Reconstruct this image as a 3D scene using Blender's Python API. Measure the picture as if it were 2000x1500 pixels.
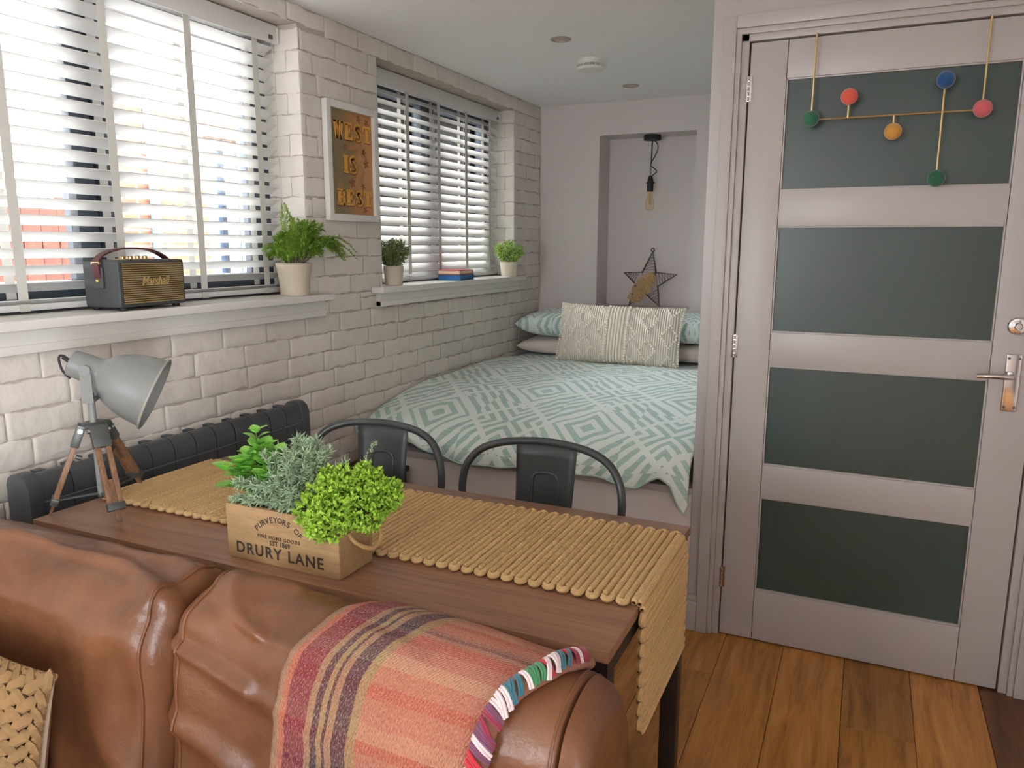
import bpy, bmesh, math, random
from mathutils import Vector, Matrix, noise
random.seed(11)
for o in list(bpy.data.objects): bpy.data.objects.remove(o, do_unlink=True)
SC = bpy.context.scene
COL = SC.collection
PI = math.pi

# ------------------------------------------------------------------ camera
cam = bpy.data.cameras.new('camera')
cam.sensor_fit = 'HORIZONTAL'; cam.sensor_width = 36.0; cam.lens = 1489.55 * 36 / 2000; cam.clip_start = 0.02
camo = bpy.data.objects.new('camera', cam); COL.objects.link(camo)
YAW, PITCH, ROLL = 0.4329, 0.1797, 0.0026
fwd = Vector((-math.sin(YAW)*math.cos(PITCH), math.cos(YAW)*math.cos(PITCH), -math.sin(PITCH)))
rt = Vector((math.cos(YAW), math.sin(YAW), 0)); up = rt.cross(fwd)
r2 = math.cos(ROLL)*rt + math.sin(ROLL)*up; u2 = -math.sin(ROLL)*rt + math.cos(ROLL)*up
M = Matrix(((r2.x, u2.x, -fwd.x, 1.760), (r2.y, u2.y, -fwd.y, -2.6036), (r2.z, u2.z, -fwd.z, 1.3654), (0, 0, 0, 1)))
camo.location = M.translation; camo.rotation_euler = M.to_euler(); camo.rotation_mode = 'XYZ'
SC.camera = camo

# ------------------------------------------------------------------ world, light, exposure
world = bpy.data.worlds.new('overcast_sky'); SC.world = world; world.use_nodes = True
bg = world.node_tree.nodes['Background']
bg.inputs[0].default_value = (0.93, 0.97, 1.0, 1); bg.inputs[1].default_value = 7.5
SC.view_settings.view_transform = 'Standard'; SC.view_settings.look = 'None'
SC.view_settings.exposure = 1.40; SC.view_settings.gamma = 1.0; SC.view_settings.use_curve_mapping = False

XW, YB, H = -0.15, 1.945, 2.203          # window wall, back wall, ceiling height

def portal(name, loc, rot, sx, sy):      # portals only guide sampling of the sky through the glazing
    l = bpy.data.lights.new(name, 'AREA'); l.shape = 'RECTANGLE'; l.size = sx; l.size_y = sy
    l.cycles.is_portal = True
    o = bpy.data.objects.new(name, l); o.location = loc; o.rotation_euler = rot; COL.objects.link(o)
portal('sky_portal', (-0.46, -1.20, 1.66), (0, -PI/2, 0), 1.0, 1.9)
portal('sky_portal', (-0.46, 0.87, 1.66), (0, -PI/2, 0), 1.0, 1.45)
portal('sky_portal', (.35, -5.46, 1.45), (-PI/2, 0, 0), 1.1, 1.2)
portal('sky_portal', (3.18, -3.95, 1.05), (0, PI/2, 0), 2.0, 1.5)
portal('sky_portal', (-0.46, -3.75, 1.66), (0, -PI/2, 0), 1.0, 1.9)

# ------------------------------------------------------------------ helpers
def S(r, g, b):
    f = lambda c: (c/255/12.92 if c/255 <= .04045 else ((c/255+.055)/1.055)**2.4)
    return (f(r), f(g), f(b), 1)

class MB:
    def __init__(s): s.v = []; s.f = []; s.uv = None
    def add(s, vs, fs):
        n = len(s.v); s.v += [Vector(v) for v in vs]; s.f += [tuple(i+n for i in f) for f in fs]; return s
    def box(s, x0, x1, y0, y1, z0, z1, M=None):
        vs = [Vector((x, y, z)) for x in (x0, x1) for y in (y0, y1) for z in (z0, z1)]
        if M: vs = [M @ v for v in vs]
        return s.add(vs, [(0,1,3,2),(4,6,7,5),(0,4,5,1),(2,3,7,6),(0,2,6,4),(1,5,7,3)])
    def tube(s, pts, r, n=8, closed=False, caps=True, flat=None):
        pts = [Vector(p) for p in pts]; m = len(pts); rs = r if isinstance(r, (list, tuple)) else [r]*m
        vs = []; nrm = None
        for i, p in enumerate(pts):
            a = pts[i-1] if (i > 0 or closed) else p; b = pts[(i+1) % m] if (i < m-1 or closed) else p
            t = (b-a); t = t.normalized() if t.length > 1e-9 else Vector((0,0,1))
            if nrm is None:
                q = Vector((0,0,1)) if abs(t.z) < .9 else Vector((1,0,0)); nrm = (q - t*q.dot(t)).normalized()
            else:
                nrm = nrm - t*nrm.dot(t); nrm = nrm.normalized() if nrm.length > 1e-6 else t.orthogonal().normalized()
            bn = t.cross(nrm)
            for k in range(n):
                an = 2*PI*k/n; vs.append(p + rs[i]*(math.cos(an)*nrm + math.sin(an)*bn))
        fs = []
        for i in range(m if closed else m-1):
            for k in range(n):
                j = (i+1) % m; fs.append((i*n+k, i*n+(k+1) % n, j*n+(k+1) % n, j*n+k))
        if caps and not closed: fs.append(tuple(range(n-1, -1, -1))); fs.append(tuple((m-1)*n+k for k in range(n)))
        return s.add(vs, fs)
    def lathe(s, prof, n=24, M=None, cap=True):
        vs = []
        for r, z in prof:
            for k in range(n):
                a = 2*PI*k/n; v = Vector((r*math.cos(a), r*math.sin(a), z)); vs.append(M @ v if M else v)
        fs = [(i*n+k, i*n+(k+1) % n, (i+1)*n+(k+1) % n, (i+1)*n+k) for i in range(len(prof)-1) for k in range(n)]
        if cap: fs.append(tuple(range(n-1, -1, -1))); fs.append(tuple((len(prof)-1)*n+k for k in range(n)))
        return s.add(vs, fs)
    def grid(s, nu, nv, fn, wrapu=False, wrapv=False):
        vs = [fn(i, j) for i in range(nu) for j in range(nv)]
        fs = []
        for i in range(nu if wrapu else nu-1):
            for j in range(nv if wrapv else nv-1):
                a, b = (i+1) % nu, (j+1) % nv; fs.append((i*nv+j, a*nv+j, a*nv+b, i*nv+b))
        return s.add(vs, fs)
    def sphere(s, c, r, nu=10, nv=6, sc=(1,1,1)):
        c = Vector(c); vs = [c+Vector((0,0,-r*sc[2]))]; 
        for j in range(1, nv):
            ph = -PI/2+PI*j/nv
            for i in range(nu):
                th = 2*PI*i/nu; vs.append(c+Vector((r*sc[0]*math.cos(ph)*math.cos(th), r*sc[1]*math.cos(ph)*math.sin(th), r*sc[2]*math.sin(ph))))
        vs.append(c+Vector((0,0,r*sc[2]))); t = len(vs)-1
        fs = [(0, 1+(i+1) % nu, 1+i) for i in range(nu)]
        for j in range(nv-2):
            for i in range(nu): a = 1+j*nu; fs.append((a+i, a+(i+1) % nu, a+nu+(i+1) % nu, a+nu+i))
        a = 1+(nv-2)*nu; fs += [(a+i, a+(i+1) % nu, t) for i in range(nu)]
        return s.add(vs, fs)
    def prism(s, pts, M, h):   # flat outline (x,y) extruded to z=h, placed by M
        n = len(pts); vs = [M @ Vector((x, y, 0)) for x, y in pts]+[M @ Vector((x, y, h)) for x, y in pts]
        return s.add(vs, [tuple(range(n-1, -1, -1)), tuple(range(n, 2*n))]+[(i, (i+1) % n, n+(i+1) % n, n+i) for i in range(n)])

WM = {}
def link(o, parent=None):
    COL.objects.link(o)
    if parent is not None:
        o.parent = parent; WM[o.name] = WM[parent.name] @ o.matrix_basis
    else: WM[o.name] = o.matrix_basis.copy()
    return o
def build(name, mb, mat, parent=None, smooth=True, bevel=0, ang=35, origin=None, local=False, seg=2, kind=None):
    me = bpy.data.meshes.new(name); vs = mb.v; off = None
    if parent is not None and not local:
        I = WM[parent.name].inverted(); vs = [I @ v for v in vs]
    elif parent is None:
        if origin is None:
            origin = ((min(v.x for v in vs)+max(v.x for v in vs))/2, (min(v.y for v in vs)+max(v.y for v in vs))/2, min(v.z for v in vs))
        off = Vector(origin); vs = [v-off for v in vs]
    me.from_pydata([tuple(v) for v in vs], [], mb.f)
    if mb.uv: 
        l = me.uv_layers.new(name='UVMap'); 
        for lp in me.loops: l.data[lp.index].uv = mb.uv[lp.vertex_index]
    if bevel or True:
        bm = bmesh.new(); bm.from_mesh(me); bmesh.ops.recalc_face_normals(bm, faces=bm.faces) if not mb.uv else None
        if bevel:
            es = [e for e in bm.edges if len(e.link_faces) == 2 and e.calc_face_angle(0) > math.radians(30)]
            bmesh.ops.bevel(bm, geom=es, offset=bevel, segments=seg, affect='EDGES', profile=.6, clamp_overlap=True)
        bm.to_mesh(me); bm.free()
    if smooth:
        me.polygons.foreach_set('use_smooth', [True]*len(me.polygons)); me.set_sharp_from_angle(angle=math.radians(ang))
    if mat: me.materials.append(mat)
    o = bpy.data.objects.new(name, me)
    if off is not None: o.location = off
    if kind: o['kind'] = kind
    link(o, parent); return o
def tag(o, label, cat, group=None):
    o['label'] = label; o['category'] = cat
    if group: o['group'] = group
    return o
def struct(o): o['kind'] = 'structure'; return o
def thing(name, label, cat, loc=(0,0,0), rotz=0, group=None):
    o = bpy.data.objects.new(name, None); o.empty_display_size = .05
    o.location = loc; o.rotation_euler = (0, 0, rotz); o.matrix_basis = Matrix.Translation(loc) @ Matrix.Rotation(rotz, 4, 'Z')
    link(o); tag(o, label, cat, group); return o
def sroot(name, loc=(0,0,0)):
    o = bpy.data.objects.new(name, None); o.empty_display_size = .05; o.location = loc; o.matrix_basis = Matrix.Translation(loc)
    link(o); o['kind'] = 'structure'; return o
def inst(src, parent, loc, rot=None, scale=None):
    c = bpy.data.objects.new(src.name.split('.')[0], src.data); 
    m = Matrix.Translation(loc)
    if rot is not None: m = m @ rot.to_4x4()
    if scale is not None: m = m @ Matrix.Diagonal((*scale, 1))
    c.matrix_basis = m; link(c, parent); return c
def copy_tree(o, parent=None):
    c = o.copy(); COL.objects.link(c)
    if parent is not None: c.parent = parent
    for ch in list(o.children): copy_tree(ch, c)
    return c
def nz(x, y, z, s=1.0): return noise.noise(Vector((x*s, y*s, z*s)))
def lerp(tab, x):
    if x <= tab[0][0]: return tab[0][1]
    for (a, b), (c, d) in zip(tab, tab[1:]):
        if x <= c: return b+(d-b)*(x-a)/(c-a)
    return tab[-1][1]
def spline(pts, n):                      # Catmull-Rom through points
    P = [Vector(p) for p in pts]; P = [2*P[0]-P[1]]+P+[2*P[-1]-P[-2]]; out = []
    segs = len(P)-3
    for k in range(n):
        t = k/(n-1)*segs; i = min(int(t), segs-1); t -= i
        a, b, c, d = P[i:i+4]
        out.append(.5*((2*b)+(c-a)*t+(2*a-5*b+4*c-d)*t*t+(3*b-a-3*c+d)*t**3))
    return out
def text_mb(body, size, M, depth=.0006, bold=0.0, align='LEFT', spacing=1.0, shear=0.0, sx=1.0):
    cu = bpy.data.curves.new('t', 'FONT'); cu.body = body; cu.size = size; cu.extrude = depth; cu.offset = bold
    cu.align_x = align; cu.space_character = spacing; cu.shear = shear; cu.resolution_u = 3
    o = bpy.data.objects.new('t', cu); COL.objects.link(o)
    bpy.context.view_layer.update()
    me = bpy.data.meshes.new_from_object(o.evaluated_get(bpy.context.evaluated_depsgraph_get()))
    mb = MB(); mb.add([M @ Vector((v.co.x*sx, v.co.y, v.co.z)) for v in me.vertices], [tuple(p.vertices) for p in me.polygons])
    bpy.data.objects.remove(o); bpy.data.curves.remove(cu); bpy.data.meshes.remove(me)
    return mb

# ------------------------------------------------------------------ materials
def newmat(name):
    m = bpy.data.materials.new(name); m.use_nodes = True; nt = m.node_tree; b = nt.nodes['Principled BSDF']; return m, nt, b
def N(nt, t, **k):
    n = nt.nodes.new(t)
    for a, v in k.items():
        if a.startswith('i_'): n.inputs[int(a[2:])].default_value = v
        else: setattr(n, a, v)
    return n
def mth(nt, op, a, b=None, c=None):
    n = nt.nodes.new('ShaderNodeMath'); n.operation = op
    for i, v in enumerate((a, b, c)):
        if v is None: continue
        if isinstance(v, (int, float)): n.inputs[i].default_value = v
        else: nt.links.new(v, n.inputs[i])
    return n.outputs[0]
def coords(nt, scale=(1,1,1), kind='Object', rnd=False):
    tc = N(nt, 'ShaderNodeTexCoord'); mp = N(nt, 'ShaderNodeMapping'); mp.inputs['Scale'].default_value = scale
    nt.links.new(tc.outputs[kind], mp.inputs[0])
    if rnd:
        oi = N(nt, 'ShaderNodeObjectInfo'); cb = N(nt, 'ShaderNodeCombineXYZ')
        for i in range(3): nt.links.new(mth(nt, 'MULTIPLY', oi.outputs['Random'], 7.0+9*i), cb.inputs[i])
        nt.links.new(cb.outputs[0], mp.inputs['Location'])
    return mp.outputs[0]
def noise_t(nt, vec, scale, detail=3, rough=.5, dist=0):
    n = N(nt, 'ShaderNodeTexNoise'); n.inputs['Scale'].default_value = scale; n.inputs['Detail'].default_value = detail
    n.inputs['Roughness'].default_value = rough; n.inputs['Distortion'].default_value = dist; nt.links.new(vec, n.inputs['Vector']); return n.outputs[0]
def ramp(nt, fac, stops, mode='LINEAR'):
    r = N(nt, 'ShaderNodeValToRGB'); r.color_ramp.interpolation = mode; e = r.color_ramp.elements
    while len(e) < len(stops): e.new(.5)
    for k, (p, c) in enumerate(stops): e[k].position = p; e[k].color = c
    nt.links.new(fac, r.inputs[0]); return r.outputs[0]
def mix(nt, fac, a, b, typ='MIX'):
    n = N(nt, 'ShaderNodeMix'); n.data_type = 'RGBA'; n.blend_type = typ
    for idx, v in ((0, fac), (6, a), (7, b)):
        if isinstance(v, (int, float)): n.inputs[idx].default_value = v
        elif isinstance(v, tuple): n.inputs[idx].default_value = v
        else: nt.links.new(v, n.inputs[idx])
    return n.outputs[2]
def bump(nt, b, h, strength=.3, dist=.002):
    n = N(nt, 'ShaderNodeBump'); n.inputs['Strength'].default_value = strength; n.inputs['Distance'].default_value = dist
    nt.links.new(h, n.inputs['Height']); nt.links.new(n.outputs[0], b.inputs['Normal'])
def plain(name, col, rough=.5, metal=0, var=0, vscale=8, bmp=0, bscale=200, bdist=.001, spec=.5, sheen=0, coat=0, objvar=0, sss=0):
    m, nt, b = newmat(name)
    b.inputs['Base Color'].default_value = col; b.inputs['Roughness'].default_value = rough; b.inputs['Metallic'].default_value = metal
    b.inputs['Specular IOR Level'].default_value = spec; b.inputs['Sheen Weight'].default_value = sheen; b.inputs['Coat Weight'].default_value = coat
    v = None
    if var or bmp: v = coords(nt)
    if var or objvar:
        src = col
        if var:
            f = noise_t(nt, v, vscale, 4)
            src = mix(nt, f, tuple(c*(1-var) for c in col[:3])+(1,), tuple(min(1, c*(1+var)) for c in col[:3])+(1,))
        if objvar:
            oi = N(nt, 'ShaderNodeObjectInfo'); hs = N(nt, 'ShaderNodeHueSaturation')
            nt.links.new(mth(nt, 'MULTIPLY_ADD', oi.outputs['Random'], 2*objvar, 1-objvar), hs.inputs['Value'])
            if isinstance(src, tuple): hs.inputs['Color'].default_value = src
            else: nt.links.new(src, hs.inputs['Color'])
            src = hs.outputs[0]
        nt.links.new(src, b.inputs['Base Color'])
    if bmp: bump(nt, b, noise_t(nt, v, bscale, 3), bmp, bdist)
    return m
def wood(name, c1, c2, stretch=(1, 12, 12), scale=6, rough=.4, objvar=0.0, bmp=.1, c3=None, coat=0, spec=.5):
    m, nt, b = newmat(name); v = coords(nt, stretch, rnd=objvar > 0)
    f1 = noise_t(nt, v, scale, 6, .6, .6); f2 = noise_t(nt, v, scale*7, 3, .6)
    f = mth(nt, 'ADD', mth(nt, 'MULTIPLY', f1, .75), mth(nt, 'MULTIPLY', f2, .25))
    col = ramp(nt, f, [(.32, c1), (.68, c2)] if c3 is None else [(.28, c1), (.5, c2), (.72, c3)])
    if objvar:
        oi = N(nt, 'ShaderNodeObjectInfo'); hs = N(nt, 'ShaderNodeHueSaturation')
        nt.links.new(mth(nt, 'MULTIPLY_ADD', oi.outputs['Random'], 2*objvar, 1-objvar), hs.inputs['Value'])
        nt.links.new(col, hs.inputs['Color']); col = hs.outputs[0]
    nt.links.new(col, b.inputs['Base Color']); b.inputs['Roughness'].default_value = rough
    b.inputs['Coat Weight'].default_value = coat; b.inputs['Coat Roughness'].default_value = .25; b.inputs['Specular IOR Level'].default_value = spec
    if bmp: bump(nt, b, f2, bmp, .001)
    return m
MT = {}
MT['brick'] = plain('white_brick_paint', S(224,218,209), .75, var=.10, vscale=14, bmp=.8, bscale=30, bdist=.005, objvar=.06, spec=.3)
MT['mortar'] = plain('brick_joint_paint', S(188,179,168), .85, var=.12, vscale=30, bmp=.5, bscale=90, bdist=.003)
MT['paint'] = plain('taupe_wall_paint', S(215,206,203), .6, bmp=.08, bscale=180, spec=.3)
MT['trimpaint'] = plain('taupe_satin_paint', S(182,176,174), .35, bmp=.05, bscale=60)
MT['ceil'] = plain('ceiling_white', S(244,243,243), .8, bmp=.06, bscale=150)
MT['white'] = plain('white_gloss_paint', S(226,225,219), .35)
MT['slat'] = plain('white_slat', S(222,221,218), .38)
MT['tape'] = plain('blind_tape_cloth', S(208,206,198), .9, bmp=.3, bscale=900, bdist=.0005)
MT['anthracite'] = plain('slate_grey_window_frame', S(62,70,78), .4)
MT['floor'] = wood('oak_floorboard', S(118,72,30), S(182,124,60), (14, 1.2, 14), 2.2, .34, .22, .12, S(204,150,84))
MT['floor_gap'] = plain('floor_joint_dark', S(60,34,14), .8)
MT['floor_dark'] = wood('dark_oak_floorboard', S(72,40,18), S(126,76,36), (14, 1.2, 14), 2.2, .35, 0, .2)
MT['walnut'] = wood('walnut_tabletop', S(102,72,53), S(144,106,81), (1.0, 16, 16), 3.0, .32, 0, .06, S(160,122,95))
MT['black_metal'] = plain('black_brown_metal', S(40,33,31), .45)
MT['gunmetal'] = plain('gunmetal_painted_steel', S(62,66,66), .34, 0, var=.06, vscale=5, spec=.6)
MT['radiator'] = plain('anthracite_radiator_enamel', S(68,72,75), .38, spec=.6)
MT['lampgrey'] = plain('grey_lamp_enamel', S(126,129,127), .38, spec=.5)
MT['lampmetal'] = plain('dark_aged_metal', S(88,92,90), .4, .5)
MT['chrome'] = plain('chrome', S(215,215,215), .12, 1.0)
MT['brass'] = plain('brushed_brass', S(212,188,134), .3, 1.0)
MT['legwood'] = wood('lamp_leg_wood', S(98,70,50), S(146,108,78), (18, 18, 2), 5, .45)
MT['pine'] = wood('pine_crate', S(152,120,82), S(180,148,106), (2, 14, 14), 6, .65, 0, .15)
MT['stamp'] = plain('black_stamp_ink', S(58,48,38), .8)
MT['jute'] = plain('jute_cord', S(208,174,122), .95, var=.18, vscale=120, bmp=.8, bscale=500, bdist=.002, objvar=.07)
MT['jute_dark'] = plain('jute_backing', S(120,90,52), .95, var=.2, vscale=120)
MT['jute2'] = plain('natural_seagrass_braid', S(136,106,68), .9, var=.32, vscale=34, bmp=.6, bscale=400, bdist=.002)
MT['rope'] = plain('rope_handle', S(186,150,100), .95, var=.2, vscale=200)
MT['linen'] = plain('beige_linen', S(172,148,126), .95, bmp=.3, bscale=600)
MT['cream_pot'] = plain('cream_ceramic', S(208,198,176), .5, var=.06, vscale=20)
MT['rough_pot'] = plain('ribbed_cream_pot', S(200,188,166), .7, var=.10, vscale=16)
MT['soil'] = plain('dark_soil', S(48,38,28), .95, bmp=.8, bscale=120, bdist=.004)
MT['rubber'] = plain('black_plastic', S(32,32,33), .6)
MT['vinyl'] = plain('black_vinyl', S(66,69,70), .62, bmp=.4, bscale=900, bdist=.0006)
MT['gold_rib'] = plain('gold_grille', S(168,146,98), .5, .3)
MT['grille'] = plain('dark_grille', S(52,48,38), .8)
MT['gold_letter'] = plain('gold_lettering', S(220,190,130), .35, .6)
MT['burgundy'] = plain('burgundy_leather', S(86,40,40), .45)
MT['bed_white'] = plain('pale_pink_cotton', S(226,212,204), .9, bmp=.1, bscale=300, sheen=.2)
MT['mattress'] = plain('grey_mattress', S(150,138,136), .9)
MT['wire'] = plain('rusty_dark_wire', S(78,62,54), .6, .3)
MT['raffia'] = plain('raffia', S(196,162,108), .9, var=.3, vscale=60)
MT['darkwood'] = wood('dark_brown_wood', S(40,26,22), S(66,44,36), (2, 12, 12), 5, .5)
MT['fence'] = wood('red_brown_fence', S(70,34,24), S(100,54,38), (8, 8, 1), 3, .8, .12)
MT['ext_brick'] = None
MT['blue_paint'] = plain('pale_blue_pipe', S(84,120,158), .5)
MT['dark_glass'] = plain('dark_reflecting_glass', S(52,66,84), .15)
MT['grass'] = plain('pale_patio_ground', S(184,181,175), .9, var=.15, vscale=3)
def leafmat(name, c, var=.3):
    m = plain(name, c, .5, var=var, vscale=45, spec=.35, objvar=.12); b = m.node_tree.nodes['Principled BSDF']
    b.inputs['Transmission Weight'].default_value = 0; b.inputs['Subsurface Weight'].default_value = .0
    return m
MT['leaf_mint'] = leafmat('mint_leaf_green', S(142,204,88))
MT['leaf_ros'] = leafmat('rosemary_grey_green', S(158,180,146))
MT['leaf_moss'] = leafmat('lime_moss_green', S(156,196,66))
MT['leaf_fern'] = leafmat('fern_green', S(142,180,66), .4)
MT['leaf_bush'] = leafmat('bush_green', S(128,154,86), .4)
MT['leaf_bush2'] = leafmat('pale_flowering_bush_green', S(172,202,108), .4)
MT['stem'] = plain('plant_stem', S(96,92,58), .8)

def window_glass():
    m = bpy.data.materials.new('window_glass'); m.use_nodes = True; nt = m.node_tree; nt.nodes.clear()
    out = N(nt, 'ShaderNodeOutputMaterial'); t = N(nt, 'ShaderNodeBsdfTransparent'); g = N(nt, 'ShaderNodeBsdfGlossy'); g.inputs['Roughness'].default_value = .02
    fr = N(nt, 'ShaderNodeFresnel'); fr.inputs['IOR'].default_value = 1.35; mx = N(nt, 'ShaderNodeMixShader')
    nt.links.new(fr.outputs[0], mx.inputs[0]); nt.links.new(t.outputs[0], mx.inputs[1]); nt.links.new(g.outputs[0], mx.inputs[2]); nt.links.new(mx.outputs[0], out.inputs[0])
    return m
MT['glass'] = window_glass()
def frosted():
    m, nt, b = newmat('frosted_green_glass'); v = coords(nt)
    f = noise_t(nt, v, 2.5, 2)
    nt.links.new(ramp(nt, f, [(.3, S(54,70,66)), (.7, S(61,79,75))]), b.inputs['Base Color'])
    b.inputs['Roughness'].default_value = .34; b.inputs['Specular IOR Level'].default_value = .55
    return m
MT['frost'] = frosted()
def bulb_glass():
    m, nt, b = newmat('amber_bulb_glass'); b.inputs['Base Color'].default_value = S(252,236,204); b.inputs['Roughness'].default_value = .04
    b.inputs['Transmission Weight'].default_value = 1.0; b.inputs['IOR'].default_value = 1.15; return m
MT['bulb'] = bulb_glass()
def leather():
    m, nt, b = newmat('tan_leather'); v = coords(nt)
    f = noise_t(nt, v, 5, 4, .6); f2 = noise_t(nt, v, 260, 3, .6); f3 = noise_t(nt, v, 22, 4, .65)
    nt.links.new(ramp(nt, f, [(.25, S(84,50,30)), (.5, S(112,71,46)), (.8, S(134,89,60))]), b.inputs['Base Color'])
    nt.links.new(mth(nt, 'MULTIPLY_ADD', f3, .24, .22), b.inputs['Roughness'])
    b.inputs['Coat Weight'].default_value = .06; b.inputs['Coat Roughness'].default_value = .3
    h = mth(nt, 'ADD', mth(nt, 'MULTIPLY', f3, 1.0), mth(nt, 'MULTIPLY', f2, .10)); bump(nt, b, h, .34, .006)
    return m
MT['leather'] = leather()
def ext_brick():
    m, nt, b = newmat('orange_house_brick'); v = coords(nt, (1, 1, 1))
    sp = N(nt, 'ShaderNodeSeparateXYZ'); nt.links.new(v, sp.inputs[0]); cb = N(nt, 'ShaderNodeCombineXYZ')
    nt.links.new(sp.outputs[1], cb.inputs[0]); nt.links.new(sp.outputs[2], cb.inputs[1])
    t = N(nt, 'ShaderNodeTexBrick'); nt.links.new(cb.outputs[0], t.inputs[0]); t.inputs['Scale'].default_value = 1
    t.inputs['Brick Width'].default_value = .225; t.inputs['Row Height'].default_value = .075; t.inputs['Mortar Size'].default_value = .01
    t.inputs['Color1'].default_value = S(120,76,50); t.inputs['Color2'].default_value = S(104,62,46); t.inputs['Mortar'].default_value = S(128,112,100)
    nt.links.new(t.outputs[0], b.inputs['Base Color']); b.inputs['Roughness'].default_value = .9; return m
MT['ext_brick'] = ext_brick()
def duvet_mat(name, scale=1.0):
    m, nt, b = newmat(name); tc = N(nt, 'ShaderNodeTexCoord'); sp = N(nt, 'ShaderNodeSeparateXYZ'); nt.links.new(tc.outputs['UV'], sp.inputs[0])
    wob = noise_t(nt, tc.outputs['UV'], 9, 2); w = mth(nt, 'MULTIPLY_ADD', wob, .05, -.025)
    u = mth(nt, 'ADD', mth(nt, 'MULTIPLY', sp.outputs[0], scale/.33), w); v = mth(nt, 'ADD', mth(nt, 'MULTIPLY', sp.outputs[1], scale/.40), w)
    cu = mth(nt, 'ABSOLUTE', mth(nt, 'SUBTRACT', mth(nt, 'FRACT', u), .5)); cv = mth(nt, 'ABSOLUTE', mth(nt, 'SUBTRACT', mth(nt, 'FRACT', v), .5))
    d = mth(nt, 'ADD', cu, cv)
    l1 = mth(nt, 'GREATER_THAN', mth(nt, 'FRACT', mth(nt, 'MULTIPLY', d, 5.0)), .5)                 # nested diamonds
    u5 = mth(nt, 'FRACT', mth(nt, 'ADD', u, .5)); 
    l2 = mth(nt, 'GREATER_THAN', mth(nt, 'FRACT', mth(nt, 'MULTIPLY', mth(nt, 'SUBTRACT', cu, mth(nt, 'MULTIPLY', cv, 1.0)), 6.0)), .5)   # chevrons
    sel = mth(nt, 'GREATER_THAN', mth(nt, 'FRACT', mth(nt, 'MULTIPLY', mth(nt, 'ADD', mth(nt, 'FLOOR', u), mth(nt, 'FLOOR', v)), .5)), .25)
    inside = mth(nt, 'LESS_THAN', d, .5)
    ln = mix(nt, mth(nt, 'MULTIPLY', sel, 1.0), l1, l2)
    seam = mth(nt, 'LESS_THAN', mth(nt, 'ABSOLUTE', mth(nt, 'SUBTRACT', d, .5)), .045)
    fac = mth(nt, 'MAXIMUM', ln, seam)
    st = N(nt, 'ShaderNodeMapping'); st.inputs['Scale'].default_value = (22, 260, 1); nt.links.new(tc.outputs['UV'], st.inputs[0])
    br = noise_t(nt, st.outputs[0], 1.0, 3, .6)
    base = ramp(nt, br, [(.3, S(156,190,180)), (.7, S(194,220,211))])
    nt.links.new(mix(nt, mth(nt, 'MULTIPLY', fac, .85), base, S(240,248,243)), b.inputs['Base Color'])
    b.inputs['Roughness'].default_value = .85; b.inputs['Sheen Weight'].default_value = .2
    wv = noise_t(nt, tc.outputs['UV'], 700, 2); bump(nt, b, wv, .15, .001); return m
MT['duvet'] = duvet_mat('sage_geometric_cotton'); MT['pillow_green'] = duvet_mat('sage_geometric_pillowcase', 1.4)
def throw_mat():
    m, nt, b = newmat('plaid_wool'); tc = N(nt, 'ShaderNodeTexCoord'); sp = N(nt, 'ShaderNodeSeparateXYZ'); nt.links.new(tc.outputs['UV'], sp.inputs[0])
    u, v = sp.outputs[0], sp.outputs[1]
    tan, mar, nav, sal, ora, bei = S(168,132,98), S(128,26,50), S(50,36,56), S(196,122,98), S(188,78,58), S(166,140,94)
    cu = ramp(nt, u, [(0, tan), (.05, S(196,110,84)), (.085, mar), (.20, tan), (.235, nav), (.27, bei), (.30, nav), (.315, tan), (.35, nav), (.425, bei), (.47, sal), (.62, S(206,128,100)), (.80, sal)], 'CONSTANT')
    cv = ramp(nt, mth(nt, 'FRACT', mth(nt, 'MULTIPLY', v, 3.3)), [(0, sal), (.12, ora), (.2, sal), (.34, S(204,150,118)), (.42, ora), (.47, sal), (.56, S(150,108,98)), (.60, nav), (.63, S(170,130,110)), (.67, ora), (.78, sal), (.9, S(206,164,128))], 'CONSTANT')
    tw = N(nt, 'ShaderNodeTexWave'); tw.wave_type = 'BANDS'; tw.bands_direction = 'DIAGONAL'; tw.inputs['Scale'].default_value = 42; tw.inputs['Distortion'].default_value = 3.5; tw.inputs['Detail'].default_value = 2; tw.inputs['Detail Scale'].default_value = 6
    nt.links.new(tc.outputs['UV'], tw.inputs[0])
    nn = noise_t(nt, tc.outputs['UV'], 160, 3, .7)
    inner = mth(nt, 'MULTIPLY_ADD', mth(nt, 'GREATER_THAN', u, .47), .42, .22)
    col = mix(nt, mth(nt, 'MULTIPLY', inner, mth(nt, 'MULTIPLY_ADD', tw.outputs[1], .8, .4)), cu, cv)
    col = mix(nt, mth(nt, 'MULTIPLY', mth(nt, 'GREATER_THAN', nn, .56), .45), col, S(206,170,136)); col = mix(nt, mth(nt, 'MULTIPLY', mth(nt, 'LESS_THAN', nn, .42), .40), col, S(96,54,56))
    nt.links.new(col, b.inputs['Base Color']); b.inputs['Roughness'].default_value = .95; b.inputs['Sheen Weight'].default_value = .08
    bump(nt, b, mth(nt, 'ADD', tw.outputs[1], nn), .8, .003); return m
MT['throw'] = throw_mat()
def ribbed_cushion():
    m, nt, b = newmat('cream_ribbed_weave'); tc = N(nt, 'ShaderNodeTexCoord')
    tw = N(nt, 'ShaderNodeTexWave'); tw.wave_type = 'BANDS'; tw.bands_direction = 'X'; tw.inputs['Scale'].default_value = 26; nt.links.new(tc.outputs['Object'], tw.inputs[0])
    nt.links.new(ramp(nt, tw.outputs[1], [(0, S(224,213,192)), (.6, S(252,244,228))]), b.inputs['Base Color']); b.inputs['Roughness'].default_value = .95
    bump(nt, b, tw.outputs[1], 1.0, .006); return m
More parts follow.
